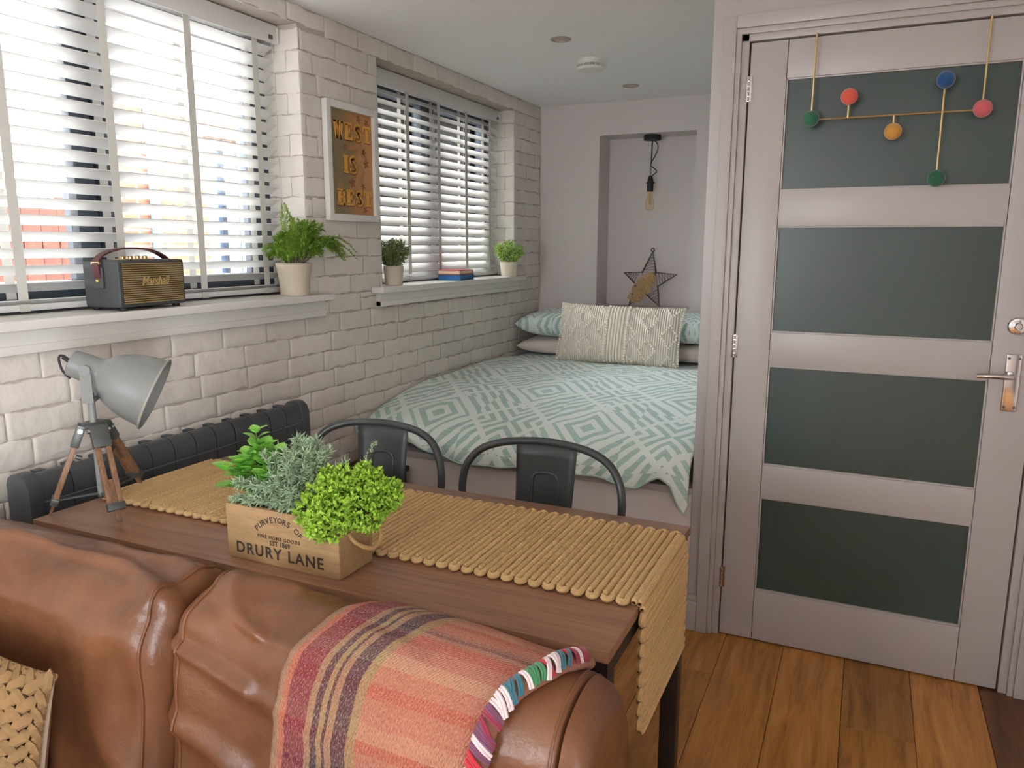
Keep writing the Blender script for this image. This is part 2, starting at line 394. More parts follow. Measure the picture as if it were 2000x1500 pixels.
MT['ribbed'] = ribbed_cushion(); MT['bobble'] = plain('cream_cotton_bobbles', S(250,242,224), .95, bmp=.3, bscale=500)
def poster_mat():
    m, nt, b = newmat('poster_print'); v = coords(nt)
    f = noise_t(nt, v, 9, 4, .6, 1.5); sp = N(nt, 'ShaderNodeSeparateXYZ'); nt.links.new(v, sp.inputs[0])
    g = mth(nt, 'ADD', mth(nt, 'MULTIPLY', sp.outputs[1], 2.6), mth(nt, 'MULTIPLY_ADD', f, 1.3, -.1))
    nt.links.new(ramp(nt, g, [(.28, S(136,122,88)), (.45, S(146,124,84)), (.6, S(182,130,82)), (.8, S(198,146,90))]), b.inputs['Base Color']); b.inputs['Roughness'].default_value = .35
    return m
MT['poster'] = poster_mat(); MT['poster_letter'] = plain('poster_lettering', S(232,172,72), .4); MT['poster_shadow'] = plain('poster_letter_shadow', S(150,84,44), .4)
for nm, c in dict(v_green=(34,104,76), v_red=(222,92,72), v_gold=(206,150,62), v_blue=(22,78,130), v_pink=(206,96,100), v_dkgreen=(26,92,66)).items():
    MT[nm] = plain('velvet_'+nm[2:], S(*c), .85, bmp=.4, bscale=300, sheen=.5, var=.15, vscale=40)
for nm, c in dict(y_red=(196,36,52), y_teal=(52,110,124), y_purple=(120,66,96), y_white=(226,210,212), y_navy=(52,40,84), y_green=(64,140,92), y_maroon=(150,36,66)).items():
    MT[nm] = plain('wool_'+nm[2:], S(*c), .95, bmp=.4, bscale=600, sheen=.4)
for nm, c in dict(b_red=(196,56,66), b_pages=(226,206,180), b_blue=(40,108,176), b_teal=(26,116,104)).items(): MT[nm] = plain('book_'+nm[2:], S(*c), .6)
MT['felt'] = plain('brown_wool_underside', S(150,104,84), .95, bmp=.6, bscale=300, bdist=.003, var=.2, vscale=60)

# ================================================================== STRUCTURE
W1 = (-2.15, -0.297, 1.150, 2.142); W2 = (0.192, 1.554, 1.150, 2.130); W3 = (-4.70, -2.80, 1.150, 2.142)
YR = -5.30; XR = 3.05
# ---- window wall: core slab with openings, faced with painted bricks
mb = MB(); xo, xi = -0.47, XW-0.005
ys = [YR, W3[0], W3[1], W1[0], W1[1], W2[0], W2[1], YB+.35]
for a, b, op in ((ys[0], ys[1], 0), (ys[1], ys[2], W3), (ys[2], ys[3], 0), (ys[3], ys[4], W1), (ys[4], ys[5], 0), (ys[5], ys[6], W2), (ys[6], ys[7], 0)):
    if op: mb.box(xo, xi, a, b, 0, op[2]); mb.box(xo, xi, a, b, op[3], H+.1)
    else: mb.box(xo, xi, a, b, 0, H+.1)
wall_left = struct(build('wall_left', mb, MT['mortar'], smooth=False, origin=(XW, 0, 0)))
def brick_mb(w, h, seed, d=.004):           # face in local (y=width, z=height), +x outward, ragged edges
    nu, nv = max(3, int(w/.012)+1), 4; mb = MB(); rnd = random.Random(seed)
    o1 = rnd.random()*50
    def pt(i, j, inset, x):
        y = w*i/(nu-1); z = h*j/(nv-1)
        ey = inset*(1 if i == 0 else -1 if i == nu-1 else 0); ez = inset*(1 if j == 0 else -1 if j == nv-1 else 0)
        jy = .0028*nz(z*40+o1, i*3.1, seed) if i in (0, nu-1) else 0; jz = (.0070*nz(y*17+o1, j*5.3, seed+.5)+.0042*nz(y*70+o1, j*3.3, seed+4)) if j in (0, nv-1) else 0
        bulge = .0016*nz(y*22+o1, z*30, seed+2)
        return Vector((x+(bulge if inset else 0), y+ey+jy, z+ez+jz))
    ring = [(i, 0) for i in range(nu)]+[(nu-1, j) for j in range(1, nv)]+[(i, nv-1) for i in range(nu-2, -1, -1)]+[(0, j) for j in range(nv-2, 0, -1)]
    for (x, ins) in ((-.004, 0), (d*.55, 0)): mb.v += [pt(i, j, ins, x) for i, j in ring]
    R = len(ring); mb.f += [(k, (k+1) % R, R+(k+1) % R, R+k) for k in range(R)]
    g0 = len(mb.v); mb.v += [pt(i, j, .0035, d) for i in range(nu) for j in range(nv)]
    gi = lambda i, j: g0+i*nv+j
    mb.f += [(gi(i, j), gi(i+1, j), gi(i+1, j+1), gi(i, j+1)) for i in range(nu-1) for j in range(nv-1)]
    mb.f += [(R+k, R+(k+1) % R, gi(*ring[(k+1) % R]), gi(*ring[k])) for k in range(R)]
    return mb
def subtract(rects, o):
    out = []
    for (a, b, c, d) in rects:
        if o[1] <= a or o[0] >= b or o[3] <= c or o[2] >= d: out.append((a, b, c, d)); continue
        if c < o[2]: out.append((a, b, c, min(d, o[2])))
        if d > o[3]: out.append((a, b, max(c, o[3]), d))
        c2, d2 = max(c, o[2]), min(d, o[3])
        if a < o[0]: out.append((a, o[0], c2, d2))
        if b > o[1]: out.append((o[1], b, c2, d2))
    return [r for r in out if r[1]-r[0] > .018 and r[3]-r[2] > .014]
CH, BL, J = .0735, .228, .0034
bricks = []
k = 0
zc = .0705+CH*4
while zc < H-.01:
    off = (BL/2 if k % 2 else 0)+.013*math.sin(k*7.3); y = -2.712+off-BL
    while y < YB:
        L = BL*(1+.10*math.sin(y*31+k*1.7)); a, b = max(y, -2.70), min(y+L, YB)
        hidden = (zc+CH < .62 and b > .12) or (zc+CH < .66 and a > .5) or (zc < .45 and b < -.5)
        if b-a > .02 and not hidden:
            for r in subtract(subtract([(a, b, zc, min(zc+CH, H))], W1), W2): bricks.append(('f', r))
        y += L
    for (yy, side) in ((W1[1], 1), (W2[1], 2)):                # far reveals, seen side-on
        if zc+CH > 1.19 and zc < 2.13:
            z0, z1 = max(zc, 1.19), min(zc+CH, 2.13)
            if z1-z0 > .014:
                cut = .112 if k % 2 else .06
                for (xa, xb) in ((XW-.20, XW-cut), (XW-cut, XW-.0)):
                    bricks.append(('r', (xa, xb, z0, z1, yy)))
    zc += CH; k += 1
def rank(t):                             # rough size in the photograph: area over squared distance, 0 when out of frame
    kd, r = t; y = (r[0]+r[1])/2 if kd == 'f' else r[4]; z = (r[2]+r[3])/2; w = (r[1]-r[0])*(r[3]-r[2])
    d = Vector((XW, y, z))-camo.location; f = d.dot(fwd)
    if y < -1.62 or abs(d.dot(r2)/f) > 1000/1489 or abs(d.dot(u2)/f) > 750/1489: return 0
    return w*abs(d.x)/d.length**3*(1 if kd == 'f' else .7)
bricks.sort(key=rank, reverse=True); print('bricks', len(bricks), 'in view', sum(1 for t in bricks if rank(t) > 0)); rest = MB()
for n, (kd, r) in enumerate(bricks):
    mbk = brick_mb(r[1]-r[0]-J, r[3]-r[2]-J, n*1.37, .0048)
    if kd == 'f': mbk.v = [Vector((XW-.0050+v.x, r[0]+J/2+v.y, r[2]+J/2+v.z)) for v in mbk.v]
    else: mbk.v = [Vector((r[1]-J/2-v.y, r[4]+.001-v.x*.6, r[2]+J/2+v.z)) for v in mbk.v]
    if n < 300: build('brick', mbk, MT['brick'], wall_left, ang=60)
    else: rest.add(mbk.v, mbk.f)
if rest.v: build('brick_field', rest, MT['brick'], wall_left, ang=60, kind='stuff')
# ---- back wall with niche, boxed panel below
mb = MB(); n0, n1, nz0, nz1 = .234, .812, .994, 2.015
mb.box(-.47, n0, YB, YB+.3, 0, H+.1); mb.box(n1, XR+.12, YB, YB+.3, 0, H+.1); mb.box(n0, n1, YB, YB+.3, 0, nz0); mb.box(n0, n1, YB, YB+.3, nz1, H+.1); mb.box(n0, n1, 2.15, YB+.3, nz0, nz1)
wall_back = struct(build('wall_back', mb, MT['paint'], smooth=False, origin=(.5, YB, 0)))
build('headboard_panel', MB().box(XW+.002, 1.255, YB-.014, YB+.01, .40, .984), MT['paint'], wall_back, bevel=.003)
build('corner_bead', MB().tube([(XW+.004, YB-.004, .4), (XW+.004, YB-.004, H)], .004, 8), MT['paint'], wall_back)
# ---- door wall, with the return that closes the bed alcove
D0, D1 = 1.375, 2.220
mb = MB(); mb.box(1.257, D0-.028, 0, .10, 0, H+.1); mb.box(D0-.028, D1+.028, 0, .10, 2.016, H+.1); mb.box(D1+.028, XR+.1, 0, .10, 0, H+.1); mb.box(1.257, 1.36, .10, YB, 0, H+.1)
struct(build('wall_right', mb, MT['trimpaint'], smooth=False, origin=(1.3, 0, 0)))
struct(build('wall_side', MB().box(XR, XR+.12, YR, -4.7, 0, H+.1).box(XR, XR+.12, -3.2, YB+.3, 0, H+.1).box(XR, XR+.12, -4.7, -3.2, 0, .05).box(XR, XR+.12, -4.7, -3.2, 2.05, H+.1), MT['paint'], smooth=False))
mb = MB(); mb.box(xo, -.2, YR-.15, YR, 0, H+.1); mb.box(.9, XR+.12, YR-.15, YR, 0, H+.1); mb.box(-.2, .9, YR-.15, YR, 0, .85); mb.box(-.2, .9, YR-.15, YR, 2.05, H+.1)
struct(build('wall_rear', mb, MT['paint'], smooth=False, origin=(1, YR, 0)))
struct(build('ceiling', MB().box(xo, XR+.12, YR-.15, YB+.3, H, H+.12), MT['ceil'], smooth=False))
# ---- floor: planks run towards the bed
floor = struct(build('floor', MB().box(xo, XR+.12, YR-.15, YB+.3, -.10, -.004), MT['floor_gap'], smooth=False))
pw = .1935; x = 1.400-8*pw
cuts = {7: -.275, 8: -1.02, 9: -.74, 10: -.39, 11: -.95, 12: -.62}
i = 0
while x < XR:
    c0 = cuts.get(i, -.9+.57*((i*37) % 10)/10); yy = c0-2.2*3
    while yy < .1:
        a, b = max(yy, YR), min(yy+2.2, .09 if x > 1.2 else .0)
        if b-a > .05 and (x > 1.15 or b > -3):
            build('floorboard', MB().box(x+.0007, min(x+pw-.0007, XR), a+.0007, b-.0007, -.012, 0), MT['floor_dark'] if i == 12 else MT['floor'], floor, bevel=.0012, seg=1)
        yy += 2.2
    x += pw; i += 1
# ---- skirting and door casing
def skirting(name, x0, x1):
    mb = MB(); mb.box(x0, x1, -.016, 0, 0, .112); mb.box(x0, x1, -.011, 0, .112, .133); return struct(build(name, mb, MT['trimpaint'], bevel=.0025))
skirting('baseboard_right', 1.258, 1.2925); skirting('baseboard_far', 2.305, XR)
tr = sroot('trim_1', (1.8, 0, 0))
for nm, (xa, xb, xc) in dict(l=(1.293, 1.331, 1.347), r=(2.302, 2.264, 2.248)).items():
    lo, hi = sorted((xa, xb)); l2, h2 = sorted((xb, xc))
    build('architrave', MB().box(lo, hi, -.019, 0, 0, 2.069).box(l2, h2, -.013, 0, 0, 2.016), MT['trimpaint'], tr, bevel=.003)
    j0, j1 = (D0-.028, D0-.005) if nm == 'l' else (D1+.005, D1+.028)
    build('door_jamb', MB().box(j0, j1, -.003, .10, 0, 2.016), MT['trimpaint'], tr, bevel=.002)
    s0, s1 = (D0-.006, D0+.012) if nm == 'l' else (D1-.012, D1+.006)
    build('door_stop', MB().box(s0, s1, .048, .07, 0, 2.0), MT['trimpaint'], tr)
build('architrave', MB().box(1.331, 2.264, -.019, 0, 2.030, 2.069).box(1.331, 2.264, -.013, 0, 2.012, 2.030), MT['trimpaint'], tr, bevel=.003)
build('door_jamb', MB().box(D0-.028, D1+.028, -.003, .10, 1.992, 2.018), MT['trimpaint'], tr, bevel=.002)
# ---- door: stiles, rails, four frosted panes
dr = sroot('door_1', (D0, .02, .006)); Z = [(1.8749, 1.5379), (1.4274, 1.0888), (.9779, .6391), (.5244, .1879)]
pl, prr = D0+.1101, D0+.7317; f0, f1 = .003, .043
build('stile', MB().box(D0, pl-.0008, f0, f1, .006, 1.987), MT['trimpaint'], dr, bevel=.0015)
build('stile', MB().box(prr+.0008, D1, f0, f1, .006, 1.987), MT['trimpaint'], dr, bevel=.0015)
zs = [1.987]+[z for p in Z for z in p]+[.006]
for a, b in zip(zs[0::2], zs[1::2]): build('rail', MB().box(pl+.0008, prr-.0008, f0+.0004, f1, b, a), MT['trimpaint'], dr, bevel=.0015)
for zt, zb in Z:
    p = build('frosted_pane', MB().box(pl-.004, prr+.004, f0+.013, f0+.021, zb-.004, zt+.004), MT['frost'], dr, smooth=False)
    m = MB(); t = .005
    for bx in ((pl, pl+t, zb, zt), (prr-t, prr, zb, zt), (pl, prr, zb, zb+t), (pl, prr, zt-t, zt)):
        m.box(bx[0], bx[1], f0+.004, f0+.014, bx[2], bx[3])
    build('glazing_bead', m, MT['trimpaint'], p, bevel=.0012)
for zc_ in (1.851, 1.037, .22):
    m = MB(); 
    for q in range(5): m.tube([(D0-.004, -.004, zc_-.0375+q*.015+.0008), (D0-.004, -.004, zc_-.0375+q*.015+.0142)], .0055, 12)
    m.box(D0-.016, D0+.008, -.001, .004, zc_-.0375, zc_+.0375)
    build('hinge', m, MT['chrome'], dr)
hp = build('handle_plate', MB().box(2.144, 2.184, -.006, .003, .889, 1.058), MT['chrome'], dr, bevel=.004, seg=3)
mb = MB(); mb.tube([(2.160, -.004, .997), (2.160, -.030, .997)], .010, 16)
mb.tube(spline([(2.160, -.030, .997), (2.154, -.046, .997), (2.13, -.050, .997), (2.10, -.049, .997), (2.070, -.046, .995)], 14), [.0095]*3+[.0085]*8+[.007]*3, 12)
build('lever', mb, MT['chrome'], hp)
mb = MB(); [mb.tube([(sx_, -.0065, z_), (sx_, -.0075, z_)], .004, 10) for sx_, z_ in ((2.151, .902), (2.177, .902), (2.151, 1.046), (2.177, 1.046))]
build('plate_screw', mb, MT['lampmetal'], hp)
lk = build('deadlock_rose', MB().lathe([(.0255, 0), (.0255, .004), (.022, .008), (.012, .010)], 28, Matrix.Translation((2.163, .003, 1.14)) @ Matrix.Rotation(PI/2, 4, 'X')), MT['chrome'], dr)
build('thumb_turn', MB().lathe([(.011, 0), (.011, .012), (.008, .016)], 20, Matrix.Translation((2.163, -.006, 1.14)) @ Matrix.Rotation(PI/2, 4, 'X')).box(2.160, 2.166, -.026, -.02, 1.130, 1.150), MT['chrome'], lk)

# ---- windows: slate frames, panes, white sill boards
def window(name, W, mull, sill, zs_, fascia):
    y0, y1, z0, z1 = W; r = sroot(name, (-.33, (y0+y1)/2, z0)); a, b = -.375, -.315
    z0 = zs_-.005
    build('frame', MB().box(a, b, y0, y0+.085, z0, z1).box(a, b, y1-.085, y1, z0, z1).box(a, b, y0+.085, y1-.085, z1-.085, z1).box(a, b, y0+.085, y1-.085, z0, z0+.085), MT['anthracite'], r, bevel=.004)
    edges = [y0+.085]
    for mc in mull:
        build('mullion', MB().box(a, b, mc-.07, mc-.006, z0+.085, z1-.085).box(a, b, mc+.006, mc+.07, z0+.085, z1-.085).box(a+.01, b-.02, mc-.006, mc+.006, z0+.085, z1-.085), MT['anthracite'], r, bevel=.004)
        edges += [mc-.07, mc+.07]
    edges.append(y1-.085)
    for e0, e1 in zip(edges[0::2], edges[1::2]): build('pane', MB().box(-.349, -.345, e0-.005, e1+.005, z0+.08, z1-.08), MT['glass'], r, smooth=False)
    if sill:
        s0, s1 = sill; 
        mbx = MB(); mbx.box(-.316, XW, max(y0, s0), min(y1, s1), zs_-.026, zs_).box(XW, -.088, s0, s1, zs_-.026, zs_)
        build('window_sill', mbx, MT['white'], r, bevel=.006, seg=3)
        f0_, f1_ = fascia[:2]; build('sill_apron', MB().box(XW-.004, -.126, f0_, f1_, fascia[2], zs_-.026).box(XW-.004, -.122, f0_, f1_, fascia[2], fascia[2]+.022), MT['white'], r, bevel=.002)
    return r
window('window_1', W1, [-1.02, -1.62], (-2.35, -.222), 1.183, (-2.33, -.236, 1.097))
window('window_2', W2, [.865], (.102, 1.598), 1.190, (.137, 1.578, 1.107))
window('added_window_3', W3, [-3.75], None, 1.183, None)  # unseen window behind the camera, added to light the room
r = sroot('added_window_4', (.35, YR-.08, .85))  # unseen rear window, added for its light on the camera-facing sides
build('frame', MB().box(-.2, -.13, YR-.11, YR-.04, .85, 2.05).box(.83, .9, YR-.11, YR-.04, .85, 2.05).box(-.13, .83, YR-.11, YR-.04, .85, .92).box(-.13, .83, YR-.11, YR-.04, 1.98, 2.05), MT['anthracite'], r, smooth=False)
build('pane', MB().box(-.135, .835, YR-.078, YR-.074, .915, 1.985), MT['glass'], r, smooth=False)

r = sroot('added_window_5', (XR+.08, -3.95, .05))  # unseen glazing in the side wall, added to light the brick wall
build('frame', MB().box(XR+.05, XR+.11, -4.7, -4.63, .05, 2.05).box(XR+.05, XR+.11, -3.27, -3.2, .05, 2.05).box(XR+.05, XR+.11, -4.63, -3.27, .05, .12).box(XR+.05, XR+.11, -4.63, -3.27, 1.98, 2.05), MT['anthracite'], r, smooth=False)
build('pane', MB().box(XR+.078, XR+.082, -4.635, -3.265, .115, 1.985), MT['glass'], r, smooth=False)

# ---- outside: garden ground, fence, neighbouring house
struct(build('garden_ground', MB().box(-16, -.47, -12, 16, -.3, -.15), MT['grass'], smooth=False))
fr = thing('garden_fence', 'red-brown wooden board fence outside the large window', 'fence', (-3.05, -.6, -.15))
y = -3.4
while y < 1.16:
    build('fence_board', MB().box(-3.03+.012*((int(y*100)) % 2), -3.005, y, y+.11, -.15, 1.66+.01*math.sin(y*9)), MT['fence'], fr, smooth=False); y += .118
for y in (-3.4, -1.6, .2): build('fence_post', MB().box(-3.11, -3.02, y, y+.09, -.15, 1.70), MT['fence'], fr, smooth=False)
for z in (.2, 1.35): build('fence_rail', MB().box(-3.07, -3.03, -3.4, 1.16, z, z+.08), MT['fence'], fr, smooth=False)
hs = thing('neighbouring_house', 'orange brick house with dark blue glazing beyond the large window', 'house', (-5.2, 5.5, -.15))
m = MB().box(-4.7, -4.5, 2.42, 3.42, -.15, 2.62).box(-4.7, -4.5, 3.42, 4.10, 2.46, 2.72).box(-4.7, -4.5, 3.42, 4.10, -.15, .55).box(-4.7, -4.5, 4.10, 4.45, -.15, 2.75).box(-4.7, -4.5, 4.45, 9.6, -.15, 2.1)
build('wall', m, MT['ext_brick'], hs, smooth=False)
w_ = build('glazing', MB().box(-4.69, -4.62, 3.42, 4.10, .55, 2.46), MT['dark_glass'], hs, smooth=False)
m = MB(); [m.box(-4.62, -4.56, yy, yy+.05, .55, 2.46) for yy in (3.42, 3.74, 4.05)]; build('glazing_bar', m, MT['anthracite'], w_, smooth=False)
build('drainpipe', MB().tube([(-4.44, 2.72, -.15), (-4.44, 2.72, 2.9)], .045, 12), MT['blue_paint'], hs)
for yy in (6.2, 7.9): 
    q = build('house_window', MB().box(-4.52, -4.47, yy, yy+.8, .8, 1.9), MT['white'], hs, smooth=False); build('pane', MB().box(-4.475, -4.46, yy+.07, yy+.73, .87, 1.83), MT['dark_glass'], q, smooth=False)

# ================================================================== LARGE OBJECTS
# ---- bed: painted base, mattress, duvet, pillows
bed = thing('built_in_bed', 'taupe painted built-in bed filling the alcove', 'bed', (.55, .95, 0))
build('front_panel', MB().box(XW+.004, 1.2555, .002, .030, 0, .500), MT['paint'], bed, bevel=.002)
build('side_panel', MB().box(XW+.004, XW+.03, .03, 1.92, 0, .50), MT['paint'], bed)
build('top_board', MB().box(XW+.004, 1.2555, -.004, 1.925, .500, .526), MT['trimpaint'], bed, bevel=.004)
mt = build('mattress', MB().box(XW+.014, 1.246, .055, 1.915, .5265, .618), MT['mattress'], bevel=.03, seg=3)
tag(mt, 'grey mattress under the sage duvet on the bed base', 'mattress')
prof = spline([(0, 1.905, .700), (0, 1.55, .722), (0, 1.2, .738), (0, .85, .738), (0, .5, .728), (0, .27, .704), (0, .10, .672), (0, .01, .640), (0, -.03, .600)], 64)
hem = [(-.15, .648), (-.06, .640), (.03, .612), (.11, .580), (.22, .548), (.347, .522), (.46, .520), (.572, .530), (.70, .535), (.843, .540), (.95, .536), (1.03, .516), (1.067, .512), (1.11, .545), (1.149, .566), (1.19, .545), (1.222, .462), (1.238, .436), (1.252, .475)]
mb = MB(); NX, ND = 120, 14; mb.uv = []
xs = [-.143+1.393*i/(NX-1) for i in range(NX)]
def duv(i, j):
    x = xs[i]; el = min(1, (x+.143)/.05); er = min(1, (1.25-x)/.03)
    if j < len(prof):
        p = prof[j]; t = j/(len(prof)-1)
        side = (1-el)*.012+(1-er)*.006
        z = p.z-side+.010*nz(x, p.y, 0, 3.1)+.006*nz(x, p.y, 4, 9)*(.4+t)+.004*nz(x*3, p.y, 7, 8)
        fr_ = max(0, (t-.72)/.28); z += fr_*.010*math.sin(x*17+1.2*math.sin(x*6))
        return Vector((x, p.y, z))
    k = (j-len(prof)+1)/ND; p = prof[-1]; hz = lerp(hem, x)
    top = duv(i, len(prof)-1).z; z = top+(hz-top)*k
    y = p.y-.018*math.sin(min(1, k*1.6)*PI/2)+k*(.009*math.sin(x*48+2*math.sin(x*9))+.006*nz(x, z, 3, 14))
    return Vector((x, min(y, -.010), z))
TOT = len(prof)+ND
vv = [[duv(i, j) for j in range(TOT)] for i in range(NX)]
mb.grid(NX, TOT, lambda i, j: vv[i][j]); mb.f = [tuple(reversed(q)) for q in mb.f]
for i in range(NX):
    s_ = 0
    for j in range(TOT):
        if j: s_ += math.hypot(vv[i][j].y-vv[i][j-1].y, vv[i][j].z-vv[i][j-1].z)
        mb.uv.append((xs[i], s_))
dv = build('duvet', mb, MT['duvet'], ang=180); so = dv.modifiers.new('thick', 'SOLIDIFY'); so.thickness = .010; so.offset = -1
tag(dv, 'sage green and white geometric duvet spread over the bed', 'duvet')
build('piping', MB().tube([vv[i][TOT-1]+Vector((0, 0, -.001)) for i in range(NX)], .0032, 6), MT['duvet'], dv)

def pillow_mb(w, h, t, nu=36, nv=28, pinch=.5, pw_=3.4, wr=.006, seed=0, back=1.0):
    """local: x width, y height, z thickness; closed cushion with pointed corners"""
    mb = MB(); mb.uv = []
    def side(sg):
        def f(i, j):
            u, v = 2*i/(nu-1)-1, 2*j/(nv-1)-1
            e = ((1-abs(u)**pw_)*(1-abs(v)**pw_)); th = t/2*max(0, e)**.38*sg*(1 if sg > 0 else back)
            px_ = u*(1-.07*pinch*(1-v*v)*abs(u)); py_ = v*(1-.10*pinch*(1-u*u)*abs(v))
            th += sg*wr*nz(u*2.2+seed, v*2.2, seed, 1.3)*max(0, e)
            return Vector((px_*w/2, py_*h/2, th))
        return f
    for sg in (1, -1):
        f = side(sg); n0 = len(mb.v); mb.grid(nu, nv, f)
        mb.uv += [(w*i/(nu-1), h*j/(nv-1)) for i in range(nu) for j in range(nv)]
        if sg < 0: mb.f = mb.f[:-(nu-1)*(nv-1)]+[tuple(reversed(q)) for q in mb.f[-(nu-1)*(nv-1):]]
    return mb
def place(mb, M): mb.v = [M @ v for v in mb.v]; return mb
def put_pillow(name, label, M, mat, w, h, t, seed, **k):
    mb = place(pillow_mb(w, h, t, seed=seed, **k), M); o = build(name, mb, mat, ang=180)
    bm = bmesh.new(); bm.from_mesh(o.data); bmesh.ops.remove_doubles(bm, verts=bm.verts, dist=.0004); bm.to_mesh(o.data); bm.free()
    return tag(o, label, 'pillow', 'bed pillows')
E4 = lambda x, y, z: Matrix.Rotation(z, 4, 'Z') @ Matrix.Rotation(y, 4, 'Y') @ Matrix.Rotation(x, 4, 'X')
put_pillow('bed_pillow', 'pale pink pillow under the green one at the brick wall side', Matrix.Translation((.205, 1.725, .779)) @ E4(.03, 0, .01), MT['bed_white'], .66, .40, .100, 3)
put_pillow('bed_pillow', 'sage patterned pillow on top of the left stack by the brick wall', Matrix.Translation((.21, 1.722, .908)) @ E4(.04, .01, -.015), MT['pillow_green'], .68, .41, .152, 5)
put_pillow('bed_pillow', 'pale pink pillow at the bottom of the right stack', Matrix.Translation((.905, 1.725, .779)) @ E4(.03, 0, 0), MT['bed_white'], .66, .40, .100, 8)
put_pillow('bed_pillow', 'sage patterned pillow on top of the right stack behind the cream cushion', Matrix.Translation((.905, 1.722, .908)) @ E4(.04, -.01, .01), MT['pillow_green'], .68, .41, .152, 9)
# cream cushion with bobbles
ccM = Matrix.Translation((.545, 1.424, .882)) @ E4(PI/2-.30, 0, .012) @ Matrix.Rotation(-.012, 4, 'Z')
cc = thing('bobble_cushion', 'cream ribbed oblong cushion with bobble diamonds leaning on the pillows', 'cushion', (.545, 1.40, .72))
cw, chh, ct = .690, .335, .13
cv_ = build('cushion_cover', place(pillow_mb(cw, chh, ct, 46, 30, seed=2, wr=.004), ccM), MT['ribbed'], cc, ang=180)
def on_cushion(u, v, lift=0):
    e = (1-abs(u)**3.4)*(1-abs(v)**3.4); return ccM @ Vector((u*(1-.035*(1-v*v)*abs(u))*cw/2, v*(1-.05*(1-u*u)*abs(v))*chh/2, ct/2*max(0, e)**.38+lift))
mb = MB(); 
def bob(u, v, r=.0074):
    if abs(u) < .99 and abs(v) < .99: mb.sphere(on_cushion(u, v, r*.5), r, 6, 4)
for q in range(21):
    v = -.95+1.9*q/20; bob(-.165, v, .0082); bob(.165, v, .0082)
for cx in (-.86, -.52, .52, .86):
    for cyy in (.5, -.5) if abs(cx) < .6 else (0, 1.0, -1.0):
        for q in range(20):
            a = q/20*4; sd = int(a); f = a-sd; P = [(0, 1), (1, 0), (0, -1), (-1, 0), (0, 1)]
            du, dv_ = P[sd][0]*(1-f)+P[sd+1][0]*f, P[sd][1]*(1-f)+P[sd+1][1]*f; bob(cx+du*.135, cyy+dv_*.36)
for sx_ in (-1, 1):
    for cyy in (0, 1.0, -1.0):
        for q in range(9): f = q/8*2-1; bob(sx_*(.18+.14*(1-abs(f))), cyy+f*.36)
for q in range(26):
    v = -.97+1.94*q/25
    for sx_ in (-1, 1): mb.sphere(on_cushion(sx_*.985, v, .0)+Vector((sx_*.006, 0, 0)), .0062, 6, 4)
build('bobbles', mb, MT['bobble'], cc, kind='stuff')
mb = MB()
for uu in (-.11, -.06, -.01, .04, .09): mb.tube([on_cushion(uu, -.95+1.9*q/14, .003) for q in range(15)], .0045, 6)
build('corded_stripe', mb, MT['bobble'], cc)

# ---- dining table and runner
tb = thing('dining_table', 'walnut dining table with dark metal frame behind the leather sofa', 'table', (.77, -1.277, 0))
TX0, TX1, TY0, TY1, TZ = .093, 1.446, -1.571, -.982, .755
build('table_top', MB().box(TX0, TX1, TY0, TY1, TZ-.019, TZ), MT['walnut'], tb, bevel=.0012)
build('frame_rail', MB().box(TX0+.006, TX1-.004, TY0+.010, TY0+.045, TZ-.050, TZ-.019).box(TX0+.006, TX1-.004, TY1-.038, TY1-.004, TZ-.050, TZ-.019).box(TX1-.038, TX1-.004, TY0+.045, TY1-.038, TZ-.050, TZ-.019).box(TX0+.006, TX0+.04, TY0+.045, TY1-.038, TZ-.050, TZ-.019), MT['black_metal'], tb)
for lx in (TX0+.006, TX1-.042):
    for ly in (TY0+.010, TY1-.042): build('leg', MB().box(lx, lx+.038, ly, ly+.038, 0, TZ-.050), MT['black_metal'], tb, bevel=.002)
rn = thing('table_runner', 'corded natural jute runner lying along the table and hanging off its end', 'table runner', (.77, -1.235, TZ))
RY0, RY1, RZ = -1.408, -1.066, .0095
RL = RY1-RY0
def cord_mb(L, n=100, r=.0066):
    mb = MB()
    def f(i, j):
        y = L*(i/(n-1)-.5); a = 2*PI*j/10; tw = i*1.9
        endr = min(1, (L/2-abs(y))/.006+.25)
        rr = r*(1+.10*math.cos(2*a-tw)+.05*math.sin(i*2.9+a))*endr**.5
        return Vector((rr*math.cos(a), y, rr*math.sin(a)*.95))
    mb.grid(n, 10, f, wrapv=True); return mb
cord = build('cord', cord_mb(RL), MT['jute'], rn, local=True); cord.matrix_basis = Matrix.Translation((TX0+.022-.77, 0, .0085))
x = TX0+.022+.0138; k = 1
while x < TX1+.004:
    c = inst(cord, rn, (x-.77, .0035*math.sin(k*2.4)+.0015*math.sin(k*.7), .0085), Matrix.Rotation(.006*math.sin(k*1.3), 3, 'Z') @ Matrix.Rotation(PI*(k % 2), 3, 'Y')); x += .0138; k += 1
XD = TX1+.0095
for q in range(2): inst(cord, rn, (TX1+.002+.005*q-.77, 0, .006-.010*q)); k += 1
z = TZ-.014
while z > .515:
    inst(cord, rn, (XD-.77+.002*math.sin(k), .003*math.sin(k*2.1)-.012*(TZ-z), z-TZ), Matrix.Rotation(PI*(k % 2), 3, 'Y')); z -= .0138; k += 1
mb = MB()                                                       # edge loops where the cord turns
x = TX0+.022; q = 0
while x < TX1-.01:
    for (yy, o_) in ((RY0, 0), (RY1, 1)):
        xa = x+o_*.0138; s_ = -1 if yy == RY0 else 1
        mb.tube([(xa+.0069-.0069*math.cos(PI*t/6), yy+s_*(-.002+.009*math.sin(PI*t/6)), TZ+.0085) for t in range(7)], .0062, 7)
    x += .0276; q += 1
z = TZ-.014
